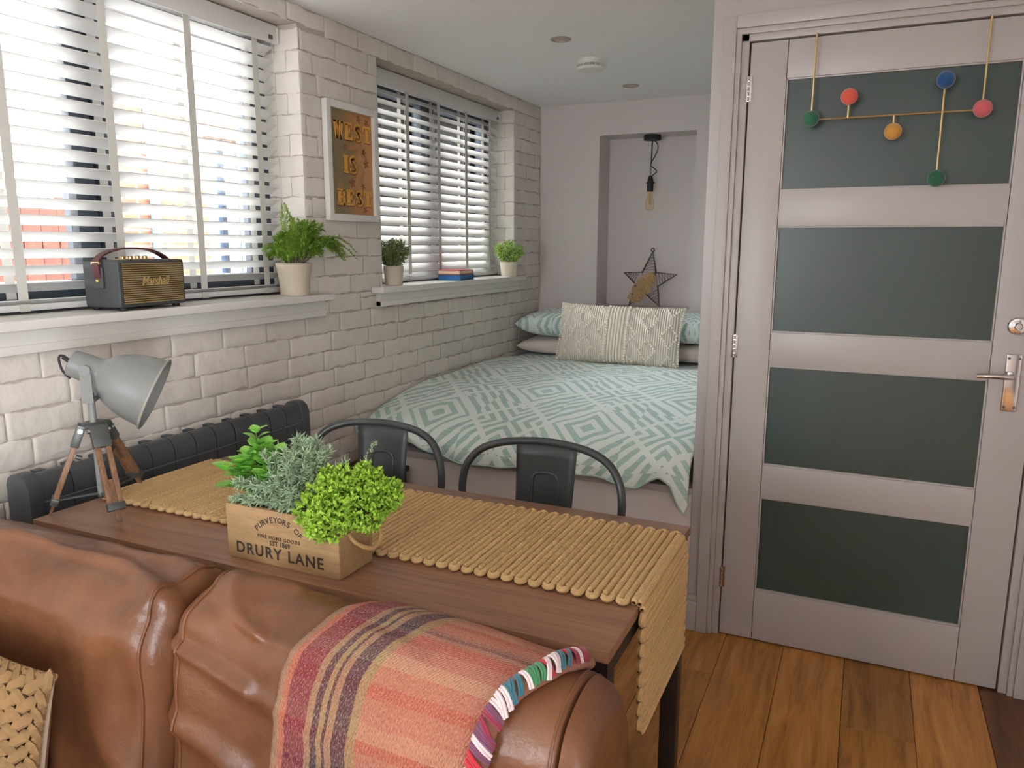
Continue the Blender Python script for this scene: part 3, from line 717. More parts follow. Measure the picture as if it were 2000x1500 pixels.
while z > .53:
    for (yy, s_, o_) in ((RY0+.012*(z-TZ), -1, 0), (RY1+.012*(z-TZ), 1, 1)):
        za = z-o_*.0138; mb.tube([(XD, yy+s_*(-.002+.009*math.sin(PI*t/6)), za-.0069+.0069*math.cos(PI*t/6)) for t in range(7)], .0062, 7)
    z -= .0276
build('edge_loops', mb, MT['jute'], rn, kind='stuff')
build('backing_weave', MB().box(TX0+.018, TX1+.004, RY0+.006, RY1-.006, TZ+.001, TZ+.004).box(TX1+.002, TX1+.005, RY0+.006, RY1-.006, .520, TZ+.003), MT['jute_dark'], rn)

# ---- metal chairs on the far side of the table
def make_chair():
    r = thing('metal_chair', 'left metal cafe chair at the table, nearer the radiator', 'chair', (.515, -1.0, 0), 0, 'cafe chairs tucked in at the table')
    L = lambda n, m, **k: build(n, m, MT['gunmetal'], r, local=True, **k)
    mb = MB()
    def seat(i, j):
        a = 2*PI*j/40; c, s_ = math.cos(a), math.sin(a); sq = .178*(abs(c)**6+abs(s_)**6)**(-1/6.)
        lev = [(0, -.006), (.5, -.007), (.88, -.002), (.95, 0), (1, -.004), (1.01, -.03), (.99, -.031)][i]
        return Vector((sq*c*lev[0]*(1.0), sq*s_*lev[0]-.01, .452+lev[1]))
    mb.grid(7, 40, seat, wrapv=True); L('seat', mb)
    for sx_ in (-1, 1):
        for sy in (-1, 1):
            t_, b_ = Vector((sx_*.155, sy*.150-.01, .43)), Vector((sx_*.205, sy*.205-.01, .012)); d = (b_-t_)
            m = MB(); m.tube([t_, t_+d*.5, b_], [.021, .018, .013], 8); lg = L('leg', m)
            build('foot', MB().tube([b_+Vector((0, 0, .012)), b_-Vector((0, 0, .012))], .016, 10), MT['rubber'], lg, local=True)
    for sx_ in (-1, 1): L('stretcher', MB().tube([(sx_*.185, -.185, .2), (sx_*.185, .165, .2)], .006, 6))
    hp_ = [(.168, .135, .435), (.198, .138, .58), (.220, .142, .685), (.2235, .146, .735), (.213, .154, .785), (.180, .172, .825), (.125, .192, .8455), (.06, .206, .853), (0, .211, .855)]
    hp_ = hp_+[(-x_, y_, z_) for x_, y_, z_ in reversed(hp_[:-1])]
    L('back_hoop', MB().tube(spline(hp_, 60), .0105, 12))
    m = MB()
    def spl(i, j):
        f = i/13; u = j/8*2-1; z = .440+.408*f; hw = .070+.016*f
        x = u*hw; y = .168+.040*f-.022*(1-f)**2-.010*u*u
        return Vector((x, y, z))
    m.grid(14, 9, spl); sp = L('back_splat', m); so = sp.modifiers.new('thick', 'SOLIDIFY'); so.thickness = .004
    m = MB(); U = [(-.034, .47), (-.036, .62), (-.037, .735), (-.034, .762), (-.022, .772), (0, .774), (.022, .772), (.034, .762), (.037, .735), (.036, .62), (.034, .47)]
    def yb(z, x):
        f = (z-.44)/.408; hw = .07+.016*f; return .168+.040*f-.022*(1-f)**2-.010*(x/hw)**2-.0045
    m.tube(spline([(x_, yb(z_, x_), z_) for x_, z_ in U], 44), .0044, 8); build('pressed_ridge', m, MT['gunmetal'], sp, local=True)
    return r
ch1 = make_chair()
ch2 = copy_tree(ch1); ch2.location = (1.028, -1.0, 0); ch2['label'] = 'right metal cafe chair at the table, nearer the door'

# ---- radiator under the large window
rd = thing('radiator', 'long anthracite electric radiator on the brick wall behind the table end', 'radiator', (-.08, -.97, .30))
prf = [(-.118, .30), (-.118, .775), (-.112, .790), (-.098, .800), (-.085, .806), (-.070, .807), (-.056, .801), (-.045, .787), (-.040, .768), (-.040, .742), (-.0435, .740), (-.0435, .737), (-.040, .735)]
z = .735; GZ = [.7385]
while z > .36: z -= .043; prf += [(-.040, z), (-.0435, z-.002), (-.0435, z-.005), (-.040, z-.007)]; GZ.append(z-.0035); z -= .007
prf += [(-.040, .30)]
def rad_section(y0, y1):
    n = len(prf); m = MB(); m.v = [Vector((x_, y0, z_)) for x_, z_ in prf]+[Vector((x_, y1, z_)) for x_, z_ in prf]
    m.f = [(i, (i+1) % n, n+(i+1) % n, n+i) for i in range(n)]+[tuple(range(n)), tuple(range(2*n-1, n-1, -1))]; return m
ya, yb_ = -1.455, -.500; ns = 12; w_ = (yb_-ya)/ns
for i in range(ns): build('radiator_section', rad_section(ya+i*w_+.0017, ya+(i+1)*w_-.0017), MT['radiator'], rd, ang=30)
build('core_plate', MB().box(-.110, -.0455, ya, yb_, .32, .755), plain('core_painted_highlight', S(112,116,118), .5), rd, smooth=False)  # paler grey paints highlight lines into the gaps between sections
mb = MB(); [mb.box(-.0436, -.0428, ya+.002, yb_-.002, g-.0012, g+.0012) for g in GZ]; build('groove_highlights', mb, plain('groove_painted_highlight', S(128,132,134), .5), rd, smooth=False)  # thin pale strips paint the light caught by the grooves
capo = [(-.121, .29), (-.121, .785), (-.114, .802), (-.100, .811), (-.080, .814), (-.062, .810), (-.046, .798), (-.037, .778), (-.036, .755), (-.036, .29)]
for y0, y1 in ((-1.493, ya), (yb_, -.462)):
    n = len(capo); m = MB(); m.v = [Vector((x_, y0, z_)) for x_, z_ in capo]+[Vector((x_, y1, z_)) for x_, z_ in capo]
    m.f = [(i, (i+1) % n, n+(i+1) % n, n+i) for i in range(n)]+[tuple(range(n)), tuple(range(2*n-1, n-1, -1))]
    build('end_cap', m, MT['radiator'], rd, bevel=.003, ang=30)
for y0 in (-1.25, -.7): build('wall_bracket', MB().box(XW+.001, -.112, y0, y0+.05, .40, .72), MT['radiator'], rd)
for i in range(ns): build('air_slot_tab', MB().box(-.126, -.100, ya+(i+.5)*w_-.012, ya+(i+.5)*w_+.012, .795, .803), MT['radiator'], rd)

# ---- dark chest in the corner between radiator and bed
cs = thing('storage_chest', 'low dark brown wooden chest against the brick wall beside the bed', 'chest', (-.03, -.21, 0))
build('body', MB().box(XW+.004, .09, -.40, -.03, 0, .445), MT['darkwood'], cs, bevel=.003)
build('lid', MB().box(XW+.004, .10, -.41, -.02, .448, .470), MT['darkwood'], cs, bevel=.004)
build('knob', MB().sphere((.0, -.12, .474), .008), MT['brass'], cs)

# ---- leather sofa, its back against the table
sf = thing('leather_sofa', 'tan leather two-seat sofa with its back against the dining table', 'sofa', (.70, -2.05, 0))
SP = spline([(0, -1.592, .30), (0, -1.590, .52), (0, -1.590, .66), (0, -1.600, .735), (0, -1.630, .778), (0, -1.680, .797), (0, -1.732, .792), (0, -1.775, .768), (0, -1.800, .715), (0, -1.812, .62), (0, -1.826, .50), (0, -1.85, .40), (0, -1.86, .34)], 70)
def back_pt(t):          # point and outward normal on the sofa back profile
    f = max(0, min(1, t))*(len(SP)-1); i = min(int(f), len(SP)-2); p = SP[i].lerp(SP[i+1], f-i); tg = (SP[i+1]-SP[i]).normalized()
    return p, Vector((0, tg.z, -tg.y))*-1 if False else Vector((0, -tg.z, tg.y))
cen = Vector((0, -1.70, .60))
def outn(p, n): return n if n.dot(p-cen) > 0 else -n
def sag(x): return lerp([(1.15, 0), (1.32, .008), (1.42, .020), (1.50, .034)], x)
def wr(x, t, seed):
    s_ = t*1.5
    w = .008*nz(x*2.6+seed, s_*3, seed)+.006*nz(x*6+seed, s_*5, seed+3)+.0025*nz(x*15+seed, s_*11, seed+5)
    rdg = 1-abs(nz(x*3.2-s_*2.4+seed, s_*3.4+x*1.2, seed+9)); w += (.016 if x < .95 else .006)*max(0, rdg-.80)/.2
    return w
def cushion_surface(x0, x1, seed, rnd0, rnd1):
    def f(x, t):
        p, n = back_pt(t); n = outn(p, n); a, b = (x-x0), (x1-x); e = 0
        if a < rnd0: e = max(e, 1-math.sqrt(max(0, 1-(1-a/rnd0)**2)))
        if b < rnd1: e = max(e, 1-math.sqrt(max(0, 1-(1-b/rnd1)**2)))
        fade = min(1, b/.25) if rnd1 < .03 else 1
        d = -e*.05+wr(x, t, seed)*fade*(1-.5*e)*(1 if t > .3 else .2)
        for (q, rr) in ((a, rnd0), (b, rnd1)):       # short creases pulled towards the end seams
            if rr > .03: d += .005*math.exp(-((q-.07)/.05)**2)*math.sin(t*44+seed)
        if t < .42: d = min(d, .0) if t < .36 else d*(t-.36)/.06+min(d, 0)*(.42-t)/.06
        return Vector((x, p.y, p.z-sag(x)*max(0, (p.z-.55)/.25)))+n*d, n
    return f
def back_cushion(x0, x1, fn, NU=84):
    mb = MB(); mb.grid(NU, 110, lambda i, j: fn(x0+(x1-x0)*i/(NU-1), j/109)[0]); return mb
fn1, fn2 = cushion_surface(-.10, .748, 3.3, .05, .05), cushion_surface(.756, 1.4535, 7.1, .06, .001)
c1 = build('back_cushion', back_cushion(-.10, .748, fn1), MT['leather'], sf, ang=180)
c2 = build('back_cushion', back_cushion(.756, 1.4535, fn2), MT['leather'], sf, ang=180)
def seam(x, fn, t0=.36, r=.0030):
    pts = []
    for q in range(90):
        p, n = fn(x, t0+(1-t0)*q/89); pts.append(p+n*.0006)
    return MB().tube(pts, r, 6)
build('seam_piping', seam(.718, fn1), MT['leather'], c1); build('seam_piping', seam(.796, fn2), MT['leather'], c2); build('seam_piping', seam(1.440, fn2, r=.0022), MT['leather'], c2)
mb = MB()
n_ = len(SP)
def endcap(i, j):
    p = SP[int(j*(n_-1)/47)]; rr = [(1.452, 1.0), (1.470, .985), (1.484, .95), (1.490, .90), (1.490, .0)][i]
    return Vector((rr[0], cen.y-.01+(p.y-cen.y+.01)*rr[1], .34+(p.z-sag(rr[0])*max(0, (p.z-.55)/.25)-.34)*(rr[1] if rr[1] > .5 else .0)))
mb.grid(5, 48, endcap); build('back_end_panel', mb, MT['leather'], sf, ang=70)
build('back_frame', MB().box(-.09, 1.47, -1.76, -1.60, .08, .62), MT['leather'], sf, bevel=.02)
for x0, x1 in ((.02, .70), (.71, 1.36)): build('seat_cushion', MB().box(x0, x1, -2.46, -1.84, .28, .43), MT['leather'], sf, bevel=.04, seg=4)
build('seat_base', MB().box(-.09, 1.47, -2.44, -1.62, .08, .28), MT['leather'], sf, bevel=.015)
for x0, x1 in ((-.12, .01), (1.37, 1.49)): build('armrest', MB().box(x0, x1, -2.46, -1.80, .08, .56), MT['leather'], sf, bevel=.04, seg=4)
for x0 in (-.05, 1.38):
    for y0 in (-2.40, -1.70): build('foot', MB().box(x0, x0+.05, y0, y0+.05, 0, .08), MT['darkwood'], sf)

# ---- plaid throw over the right back cushion
th = thing('plaid_throw', 'red and pink plaid wool throw with fringe draped over the sofa back', 'throw blanket', (1.2, -1.75, .34))
def throw_edges(t):   # left and right edge in x for the position t along the sofa profile
    return lerp([(.30, 1.10), (.42, 1.055), (.52, 1.035), (.62, 1.010), (.8, .985), (1, .965)], t), lerp([(.30, 1.425), (.40, 1.412), (.47, 1.396), (.54, 1.368), (.60, 1.350), (.66, 1.342), (.8, 1.325), (1, 1.305)], t)
mb = MB(); mb.uv = []; NU, NV = 60, 90
def thr_pt(u, t, lift=.012):
    a, b = throw_edges(t); x = a+(b-a)*u; p, n = fn2(x, t)
    return p+n*(lift+.004*nz(x*5, t*7, 2)-(.009*(1-u/.06) if u < .06 else 0))
T0 = .33
def thf(i, j): return thr_pt(i/(NU-1), T0+(1-T0)*j/(NV-1))
mb.grid(NU, NV, thf); mb.f = [tuple(reversed(q)) for q in mb.f]; mb.uv = [(i/(NU-1), (T0+(1-T0)*j/(NV-1))*1.05) for i in range(NU) for j in range(NV)]
o = build('throw_cloth', mb, MT['throw'], th, ang=180); so = o.modifiers.new('thick', 'SOLIDIFY'); so.thickness = .008; so.offset = -1
mb = MB()
def fold(i, j):          # the folded edge: brown underside rolling under on the right
    t = T0+(1-T0)*j/69; a = PI*i/8; q = thr_pt(1.0, t, .0); p, n = back_pt(t); n = outn(p, n); base = thr_pt(1, t, .012)-n*.004
    return base+n*.012*math.cos(a)+Vector((.022*math.sin(a)*(1+.3*nz(t*9, 1, 1)), 0, 0))
mb.grid(9, 70, fold); build('folded_edge', mb, MT['felt'], th, ang=180)
ycols = ['y_maroon', 'y_teal', 'y_white', 'y_green', 'y_teal', 'y_white', 'y_maroon', 'y_purple', 'y_red', 'y_purple', 'y_purple', 'y_red', 'y_white', 'y_navy', 'y_red', 'y_purple', 'y_purple']
rnd = random.Random(4)
for q in range(58):
    t = T0+.02+(.96-T0)*q/57; band = ycols[min(len(ycols)-1, int(q/58*len(ycols)))] if rnd.random() < .75 else rnd.choice(['y_white', 'y_purple', 'y_red', 'y_navy'])
    p, n = back_pt(t); n = outn(p, n); a = thr_pt(.985, t, .0215); tg = (thr_pt(1, min(1, t+.02))-thr_pt(1, t)).normalized(); sl = rnd.uniform(.012, .026)
    pts = [a, a+Vector((.010, 0, 0))+n*.004+tg*sl*.3, a+Vector((.022, 0, 0))+n*.001+tg*sl*.8, a+Vector((.030, 0, 0))-n*.009+tg*sl*1.3]
    m = MB(); m.tube(spline(pts, 9), [.0022+.001*rnd.random()]*9, 6); m.tube(spline([v+tg*.004+n*.0012 for v in pts], 9), .0019, 6)
    build('fringe_tuft', m, MT[band], th)

# ---- jute cushion at the left end of the sofa
jc = thing('jute_cushion', 'square braided seagrass cushion propped on the left sofa cushion', 'cushion', (.38, -1.93, .42))
jM = Matrix.Translation((.388, -1.908, .553)) @ E4(PI/2-.16, 0, -.03) @ Matrix.Rotation(-.05, 4, 'Z')
build('linen_back', place(pillow_mb(.452, .272, .060, 30, 24, pw_=2.2, seed=4), jM @ Matrix.Translation((0, 0, -.004))), MT['linen'], jc, ang=180)
def on_j(u, v, lift=0): 
    e = (1-abs(u)**3.4)*(1-abs(v)**3.4); return jM @ Vector((u*(1-.035*(1-v*v)*abs(u))*.237, v*(1-.05*(1-u*u)*abs(v))*.147, .0575*max(0, e)**.38+lift))
mb = MB(); rows = 11
for rr in range(rows):
    v = -.93+1.86*rr/(rows-1); nst = 15
    for q in range(nst+1):
        for sgn in (-1, 1):
            u = -.95+1.9*(q+.25*sgn)/nst
            if abs(u) > .985: continue
            c_ = on_j(u, v+sgn*.032, .003); a_ = on_j(min(.99, u+.045), v+sgn*.032-sgn*.064, .003); d = (a_-c_); n = (jM.to_3x3() @ Vector((0, 0, 1)))
            m3 = Matrix((d.normalized(), n.cross(d).normalized(), n)).transposed(); j_ = Matrix.Translation(c_) @ m3.to_4x4()
            n0 = len(mb.v); mb.sphere((0, 0, 0), 1, 6, 4, (.0195, .0118, .0078)); mb.v[n0:] = [j_ @ v_ for v_ in mb.v[n0:]]
build('braided_face', mb, MT['jute2'], jc, kind='stuff')
mb = MB(); edge = [(-.98+1.96*q/30, .985) for q in range(31)]+[(.985, .98-1.96*q/30) for q in range(31)]+[(.98-1.96*q/30, -.985) for q in range(31)]+[(-.985, -.98+1.96*q/30) for q in range(31)]
for (u, v), (u1, v1) in zip(edge, edge[1:]+edge[:1]):
    for s_ in (-1, 1):
        a_, b_ = on_j(u, v, s_*.004), on_j(u1, v1, -s_*.004); mb.tube([a_.lerp(b_, -.25), a_.lerp(b_, .5)+Vector((0, 0, .001)), a_.lerp(b_, 1.25)], [.004, .0075, .004], 6)
build('braided_edge', mb, MT['jute2'], jc, kind='stuff')

# ================================================================== THINGS ON AND AROUND
# ---- venetian blinds
def blind(label, y0, y1, ztop, zbot, tapes, tilt_top, tilt_bot, n, xc, group='venetian blinds'):
    r = thing('venetian_blind', label, 'blind', (xc, (y0+y1)/2, zbot), 0, group); pitch = (ztop-zbot-.055)/n; L = y1-y0
    build('headrail', MB().box(xc-.030, xc+.030, y0, y1, ztop-.050, ztop-.004), MT['slat'], r, bevel=.002)
    build('valance', MB().box(xc+.031, xc+.040, y0-.004, y1+.004, ztop-.062, ztop+.002), MT['slat'], r, bevel=.002)
    build('end_bracket', MB().box(xc-.03, xc+.046, y1+.002, y1+.006, ztop-.060, ztop-.004), MT['slat'], r, bevel=.002)
    def slat_mb():
        m = MB(); nx = 6
        sec = [(-.025+.05*i/(nx-1), .0025*(1-(2*i/(nx-1)-1)**2)) for i in range(nx)]; ring = [(a, b+.0014) for a, b in sec]+[(a, b-.0014) for a, b in reversed(sec)]
        k = len(ring); m.v = [Vector((a, -L/2, b)) for a, b in ring]+[Vector((a, L/2, b)) for a, b in ring]
        m.f = [(i, (i+1) % k, k+(i+1) % k, k+i) for i in range(k)]+[tuple(range(k)), tuple(range(2*k-1, k-1, -1))]; return m
    src = None
    for i in range(n):
        z = ztop-.062-pitch*(i+.45); f = i/(n-1); t = tilt_top+(tilt_bot-tilt_top)*min(1, f*2.2); loc = Vector((0, .0015*math.sin(i*2.7), z-zbot)); rot = Matrix.Rotation(-t+.010*math.sin(i*1.9), 3, 'Y')
        if src is None: src = build('slat', slat_mb(), MT['slat'], r, local=True, ang=50); src.matrix_basis = Matrix.Translation(loc) @ rot.to_4x4()
        else: inst(src, r, loc, rot)
    build('bottom_rail', MB().box(xc-.027, xc+.027, y0, y1, zbot+.001, zbot+.018), MT['slat'], r, bevel=.003)
    hx = .0262*math.cos(min(abs(tilt_bot), abs(tilt_top)))
    for ty in tapes:
        m = MB()
        for sx_ in (1, -1):
            pts = [(xc+sx_*(hx+.0015), z_) for z_ in (ztop-.055, zbot+.030)]
            for (xa, za), (xb, zb) in zip(pts, pts[1:]):
                seg = 16
                for q in range(seg):
                    a_, b_ = za+(zb-za)*q/seg, za+(zb-za)*(q+1)/seg; w0, w1 = .0006*math.sin(q*1.7), .0006*math.sin((q+1)*1.7)
                    m.add([(xa+w0, ty-.0135, a_), (xa+w0, ty+.0135, a_), (xa+w1, ty+.0135, b_), (xa+w1, ty-.0135, b_), (xa+w0+.0008, ty-.0135, a_), (xa+w0+.0008, ty+.0135, a_), (xa+w1+.0008, ty+.0135, b_), (xa+w1+.0008, ty-.0135, b_)], [(0,1,2,3), (7,6,5,4), (0,3,7,4), (1,5,6,2)])
        m.box(xc-.0285, xc+.0285, ty-.0135, ty+.0135, zbot+.0182, zbot+.0195).box(xc+.0275, xc+.0290, ty-.0135, ty+.0135, zbot-.000, zbot+.0195)
        build('ladder_tape', m, MT['tape'], r, smooth=False)
        build('lift_cord', MB().tube([(xc-.004, ty+.020, ztop-.05), (xc-.004, ty+.020, zbot+.018)], .0009, 5), MT['tape'], r)
    yc = y1-.030; cl = build('cord_lock', MB().box(xc+.040, xc+.045, yc-.008, yc+.008, ztop-.050, ztop-.036), MT['lampmetal'], r)
    build('pull_cord', MB().tube(spline([(xc+.043, yc, ztop-.05), (xc+.046, yc+.006, ztop-.25), (xc+.047, yc+.012, ztop-.5), (xc+.047, yc+.014, ztop-.62)], 16), .0011, 5), MT['tape'], r)
    return r
blind('large white venetian blind, slats open, behind the speaker', -2.10, -.312, 2.136, 1.190, [-1.921, -1.618, -1.315, -1.008, -.704, -.407], .50, .50, 20, -.277)
blind('smaller white venetian blind, slats nearly shut, above the bed', .210, 1.538, 2.124, 1.198, [.29, .578, .868, 1.159, 1.445], -.62, -.90, 20, -.277)

# ---- framed poster on the pier
ps = thing('framed_poster', 'white framed orange WEST IS BEST poster on the brick pier', 'poster', (XW, -.02, 1.459))
py0, py1, pz0, pz1 = -.186, .143, 1.459, 1.906; fx = XW+.003; fw = .026
m = MB().box(fx, fx+.024, py0, py0+fw, pz0, pz1).box(fx, fx+.024, py1-fw, py1, pz0, pz1).box(fx, fx+.024, py0+fw, py1-fw, pz0, pz0+fw).box(fx, fx+.024, py0+fw, py1-fw, pz1-fw, pz1)
build('frame', m, MT['white'], ps, bevel=.0015)
pp = build('print', MB().box(fx+.004, fx+.010, py0+fw-.002, py1-fw+.002, pz0+fw-.002, pz1-fw+.002), MT['poster'], ps, smooth=False)
TM = Matrix(((0, 0, 1, fx+.0102), (1, 0, 0, 0), (0, 1, 0, 0), (0, 0, 0, 1)))
def slab_word(word, yc, zb, hgt, adv, mat, dx=0, dy=0, dz=0):
    """heavy slab-serif capitals drawn as flat outlines"""
    m = MB(); w = adv*.86; n = len(word); y = yc-(n*adv)/2
    for c in word:
        a = adv*(.62 if c == 'I' else 1.18 if c == 'W' else 1.0); ww = a*.88; o = TM @ Matrix.Translation((y+(a-ww)/2+dx, zb+dy, dz)); t = hgt*.14; st = ww*.34
        R = lambda x0, x1, y0, y1: m.prism([(x0*ww, y0*hgt), (x1*ww, y0*hgt), (x1*ww, y1*hgt), (x0*ww, y1*hgt)], o, .0006)
        P = lambda pts: m.prism([(x_*ww, y_*hgt) for x_, y_ in pts], o, .0006)
        if c in 'IT':
            R(.30 if c == 'T' else .15, .70 if c == 'T' else .85, .1, .9); R(.12 if c == 'T' else 0, .88 if c == 'T' else 1, 0, .13)
            if c == 'I': R(0, 1, .87, 1)
            else: R(0, 1, .84, 1); R(0, .14, .62, .84); R(.86, 1, .62, .84)
        elif c in 'EB':
            R(.08, .46, .1, .9); R(0, .9, 0, .15); R(0, .88, .85, 1)
            if c == 'E': R(.46, .66, .43, .58); R(.84, 1, 0, .32); R(.80, .94, .68, 1); R(.60, .72, .36, .66)
            else: R(.46, .8, .44, .57); P([(.70, .0), (.92, .04), (1, .16), (1, .38), (.9, .5), (.70, .5)]); P([(.70, .5), (.86, .52), (.95, .64), (.95, .84), (.86, .97), (.70, 1)])
        elif c == 'S':
            pts = []
            for q in range(15): s_ = q/14; an = math.radians(35+s_*235); pts.append((.5+.33*math.cos(an), .725+.20*math.sin(an)))
            for q in range(15): s_ = q/14; an = math.radians(90-s_*235); pts.append((.5+.35*math.cos(an), .275+.20*math.sin(an)))
            for (x0, y0), (x1, y1) in zip(pts, pts[1:]):
                dx_, dy_ = (x1-x0)*ww, (y1-y0)*hgt; l = math.hypot(dx_, dy_) or 1; nx_, ny_ = -dy_/l*st*.42, dx_/l*st*.42
                m.prism([(x0*ww-nx_-dx_*.2, y0*hgt-ny_-dy_*.2), (x1*ww-nx_+dx_*.2, y1*hgt-ny_+dy_*.2), (x1*ww+nx_+dx_*.2, y1*hgt+ny_+dy_*.2), (x0*ww+nx_-dx_*.2, y0*hgt+ny_-dy_*.2)], o, .0006)
            R(.76, .92, .68, .98); R(.08, .24, .02, .32)
        elif c == 'W':
            P([(0.0, 1), (.30, 1), (.42, 0), (.22, 0)]); P([(.40, 1), (.58, 1), (.42, 0), (.26, 0)]); P([(.42, 1), (.64, 1), (.80, 0), (.60, 0)]); P([(.80, 1), (1.0, 1), (.80, 0), (.66, 0)]); R(-.04, .36, .88, 1); R(.70, 1.04, .88, 1)
        y += a
    return m
for wd, yc, zb, hg, ad in (('WEST', -.019, 1.772, .065, .060), ('IS', -.022, 1.645, .068, .058), ('BEST', -.010, 1.520, .062, .059)):
    build('lettering_shadow', slab_word(wd, yc, zb, hg, ad, None, .0035, -.0035, .0004), MT['poster_shadow'], pp, smooth=False)
    build('lettering', slab_word(wd, yc, zb, hg, ad, None, 0, 0, .0010), MT['poster_letter'], pp, smooth=False)
# printed flourishes between the words
rnd = random.Random(3)
for (yc, zc_, sc) in ((.03, 1.86, .016), (-.06, 1.745, .015), (.06, 1.735, .015), (.075, 1.69, .018), (-.02, 1.61, .020), (.05, 1.60, .014), (.06, 1.505, .016), (.085, 1.85, .015)):
    m = MB()
    for q in range(5):
        an = q*1.26+yc*40; R0 = sc*.55; o = TM @ Matrix.Translation((yc+R0*math.cos(an), zc_+R0*math.sin(an), 0)) @ Matrix.Rotation(an, 4, 'Z')
        m.prism([(-sc*.5, 0), (-sc*.1, -sc*.26), (sc*.4, -sc*.16), (sc*.62, 0), (sc*.4, sc*.16), (-sc*.1, sc*.26)], o, .0002)
    build('printed_flower', m, MT['poster_shadow'], pp, smooth=False)

# ---- speaker on the large sill
sa = math.radians(3.5); SZ = 1.1835
sk = thing('portable_speaker', 'black and gold portable speaker with carry strap on the large windowsill', 'speaker', (-.097, -1.147, SZ), sa)
# local: y along the front (0..0.242), x towards the back is negative
b_ = build('cabinet', MB().box(-.136, -.003, 0, .242, .008, .140), MT['vinyl'], sk, local=True, bevel=.010, seg=3)
build('front_baffle', MB().box(-.006, -.001, .011, .231, .018, .131), MT['grille'], sk, local=True, smooth=False)
m = MB(); 
for q in range(19): m.tube([(-.0005, .013, .0205+q*.006), (-.0005, .229, .0205+q*.006)], .0019, 6)
build('grille_ribs', m, MT['gold_rib'], sk, local=True)
Fm = lambda x, y, z: Matrix(((0, 0, 1, x), (1, 0, 0, y), (0, 1, 0, z), (0, 0, 0, 1)))
build('logo_lettering', text_mb('Marshall', .036, Fm(.0018, .122, .068), .0012, .0002, 'CENTER', 1.0, .38, .80), MT['gold_letter'], sk, local=True, smooth=False)
for fx_, fy in ((-.12, .025), (-.12, .217), (-.022, .025), (-.022, .217)): build('foot', MB().lathe([(.010, 0), (.011, .009)], 14, Matrix.Translation((fx_, fy, 0))), MT['rubber'], sk, local=True)
build('top_panel', MB().box(-.105, -.045, .065, .185, .1395, .1412), MT['brass'], sk, local=True, bevel=.0005)
for q in range(4): build('knob', MB().lathe([(.0075, 0), (.0075, .007), (.006, .0085)], 14, Matrix.Translation((-.075, .085+q*.026, .141))), MT['brass'], sk, local=True)
def strap_seg(pts, w):
    m = MB(); P = spline(pts, 40); n = len(P); t = .0022
    for p in P: pass
    def f(i, j): 
        p = P[i]; a, b = P[max(0, i-1)], P[min(n-1, i+1)]; d = (b-a).normalized(); nn = Vector((0, -d.z, d.y)).normalized()
        return p+[Vector((w, 0, 0))+nn*t, Vector((-w, 0, 0))+nn*t, Vector((-w, 0, 0))-nn*t, Vector((w, 0, 0))-nn*t][j]
    m.grid(n, 4, f, wrapv=True); m.f += [(0, 1, 2, 3), ((n-1)*4+3, (n-1)*4+2, (n-1)*4+1, (n-1)*4)]; return m
st = build('carry_strap', strap_seg([(-.07, -.004, .085), (-.07, -.010, .118), (-.07, -.006, .140), (-.07, .022, .158), (-.07, .075, .170), (-.07, .130, .171), (-.07, .185, .164), (-.07, .228, .146), (-.07, .250, .122), (-.07, .246, .085)], .012), MT['burgundy'], sk, local=True, ang=60)
for yy in (-.005, .247):
    m = MB().box(-.088, -.052, yy-.002, yy+.002, .062, .12); tb_ = build('strap_tab', m, MT['vinyl'], sk, local=True, bevel=.0015)
    build('strap_pin', MB().sphere((-.07, yy+(-.003 if yy < 0 else .003), .082), .0062, 12, 8), MT['brass'], tb_, local=True)
build('strap_loop', MB().box(-.085, -.055, -.012, -.006, .128, .134), MT['brass'], st, local=True)

# ---- plants on the sills
def leaf_quad(m, p, d, n, l, w):
    s_ = d.cross(n).normalized()*w; m.add([p, p+d*l*.45+s_+n*l*.08, p+d*l, p+d*l*.45-s_+n*l*.08], [(0, 1, 2), (0, 2, 3)])
def rv(r): return Vector((r.gauss(0, 1), r.gauss(0, 1), r.gauss(0, 1))).normalized()
def pot(root, c, prof, mat, n=36):
    o = build('pot', MB().lathe(prof, n, Matrix.Translation(c), cap=False), mat, root, ang=50)
    r_in = prof[-1][0]; zt = max(z for r_, z in prof)
    build('soil', MB().lathe([(.001, zt-.012), (r_in*.98, zt-.014)], 20, Matrix.Translation(c), cap=False), MT['soil'], root)
    return o
def pot_prof(rb, rt_, h, t=.004): return [(.001, .0), (rb, 0), (rb+.001, .003), (rt_, h-.003), (rt_, h), (rt_-t, h), (rt_-t-.002, h*.55)]
c = (-.153, -.372, 1.1835)
fp = thing('potted_fern', 'bushy green fern in a ribbed cream pot on the large windowsill', 'plant', c)
def fpp(i, j):
    z = [0, .006, .030, .060, .062, .085, .112, .1165, .1165, .10][i]; rr = [.052, .0535, .0545, .0565, .0567, .0605, .0655, .0655, .0625, .061][i]; a = 2*PI*j/72
    gro = .0022*(.5+.5*math.cos(a*24))**3*(1 if i in (4, 5) else .35 if i == 3 else 0) ; rr -= gro
    return Vector((c[0]+rr*math.cos(a), c[1]+rr*math.sin(a), c[2]+z))
m = MB(); m.grid(10, 72, fpp, wrapv=True); m.f.append(tuple(range(72))); build('pot', m, MT['rough_pot'], fp, ang=60)
build('soil', MB().lathe([(.001, .103), (.060, .101)], 20, Matrix.Translation(c), cap=False), MT['soil'], fp)
m, ms = MB(), MB(); rnd = random.Random(21)
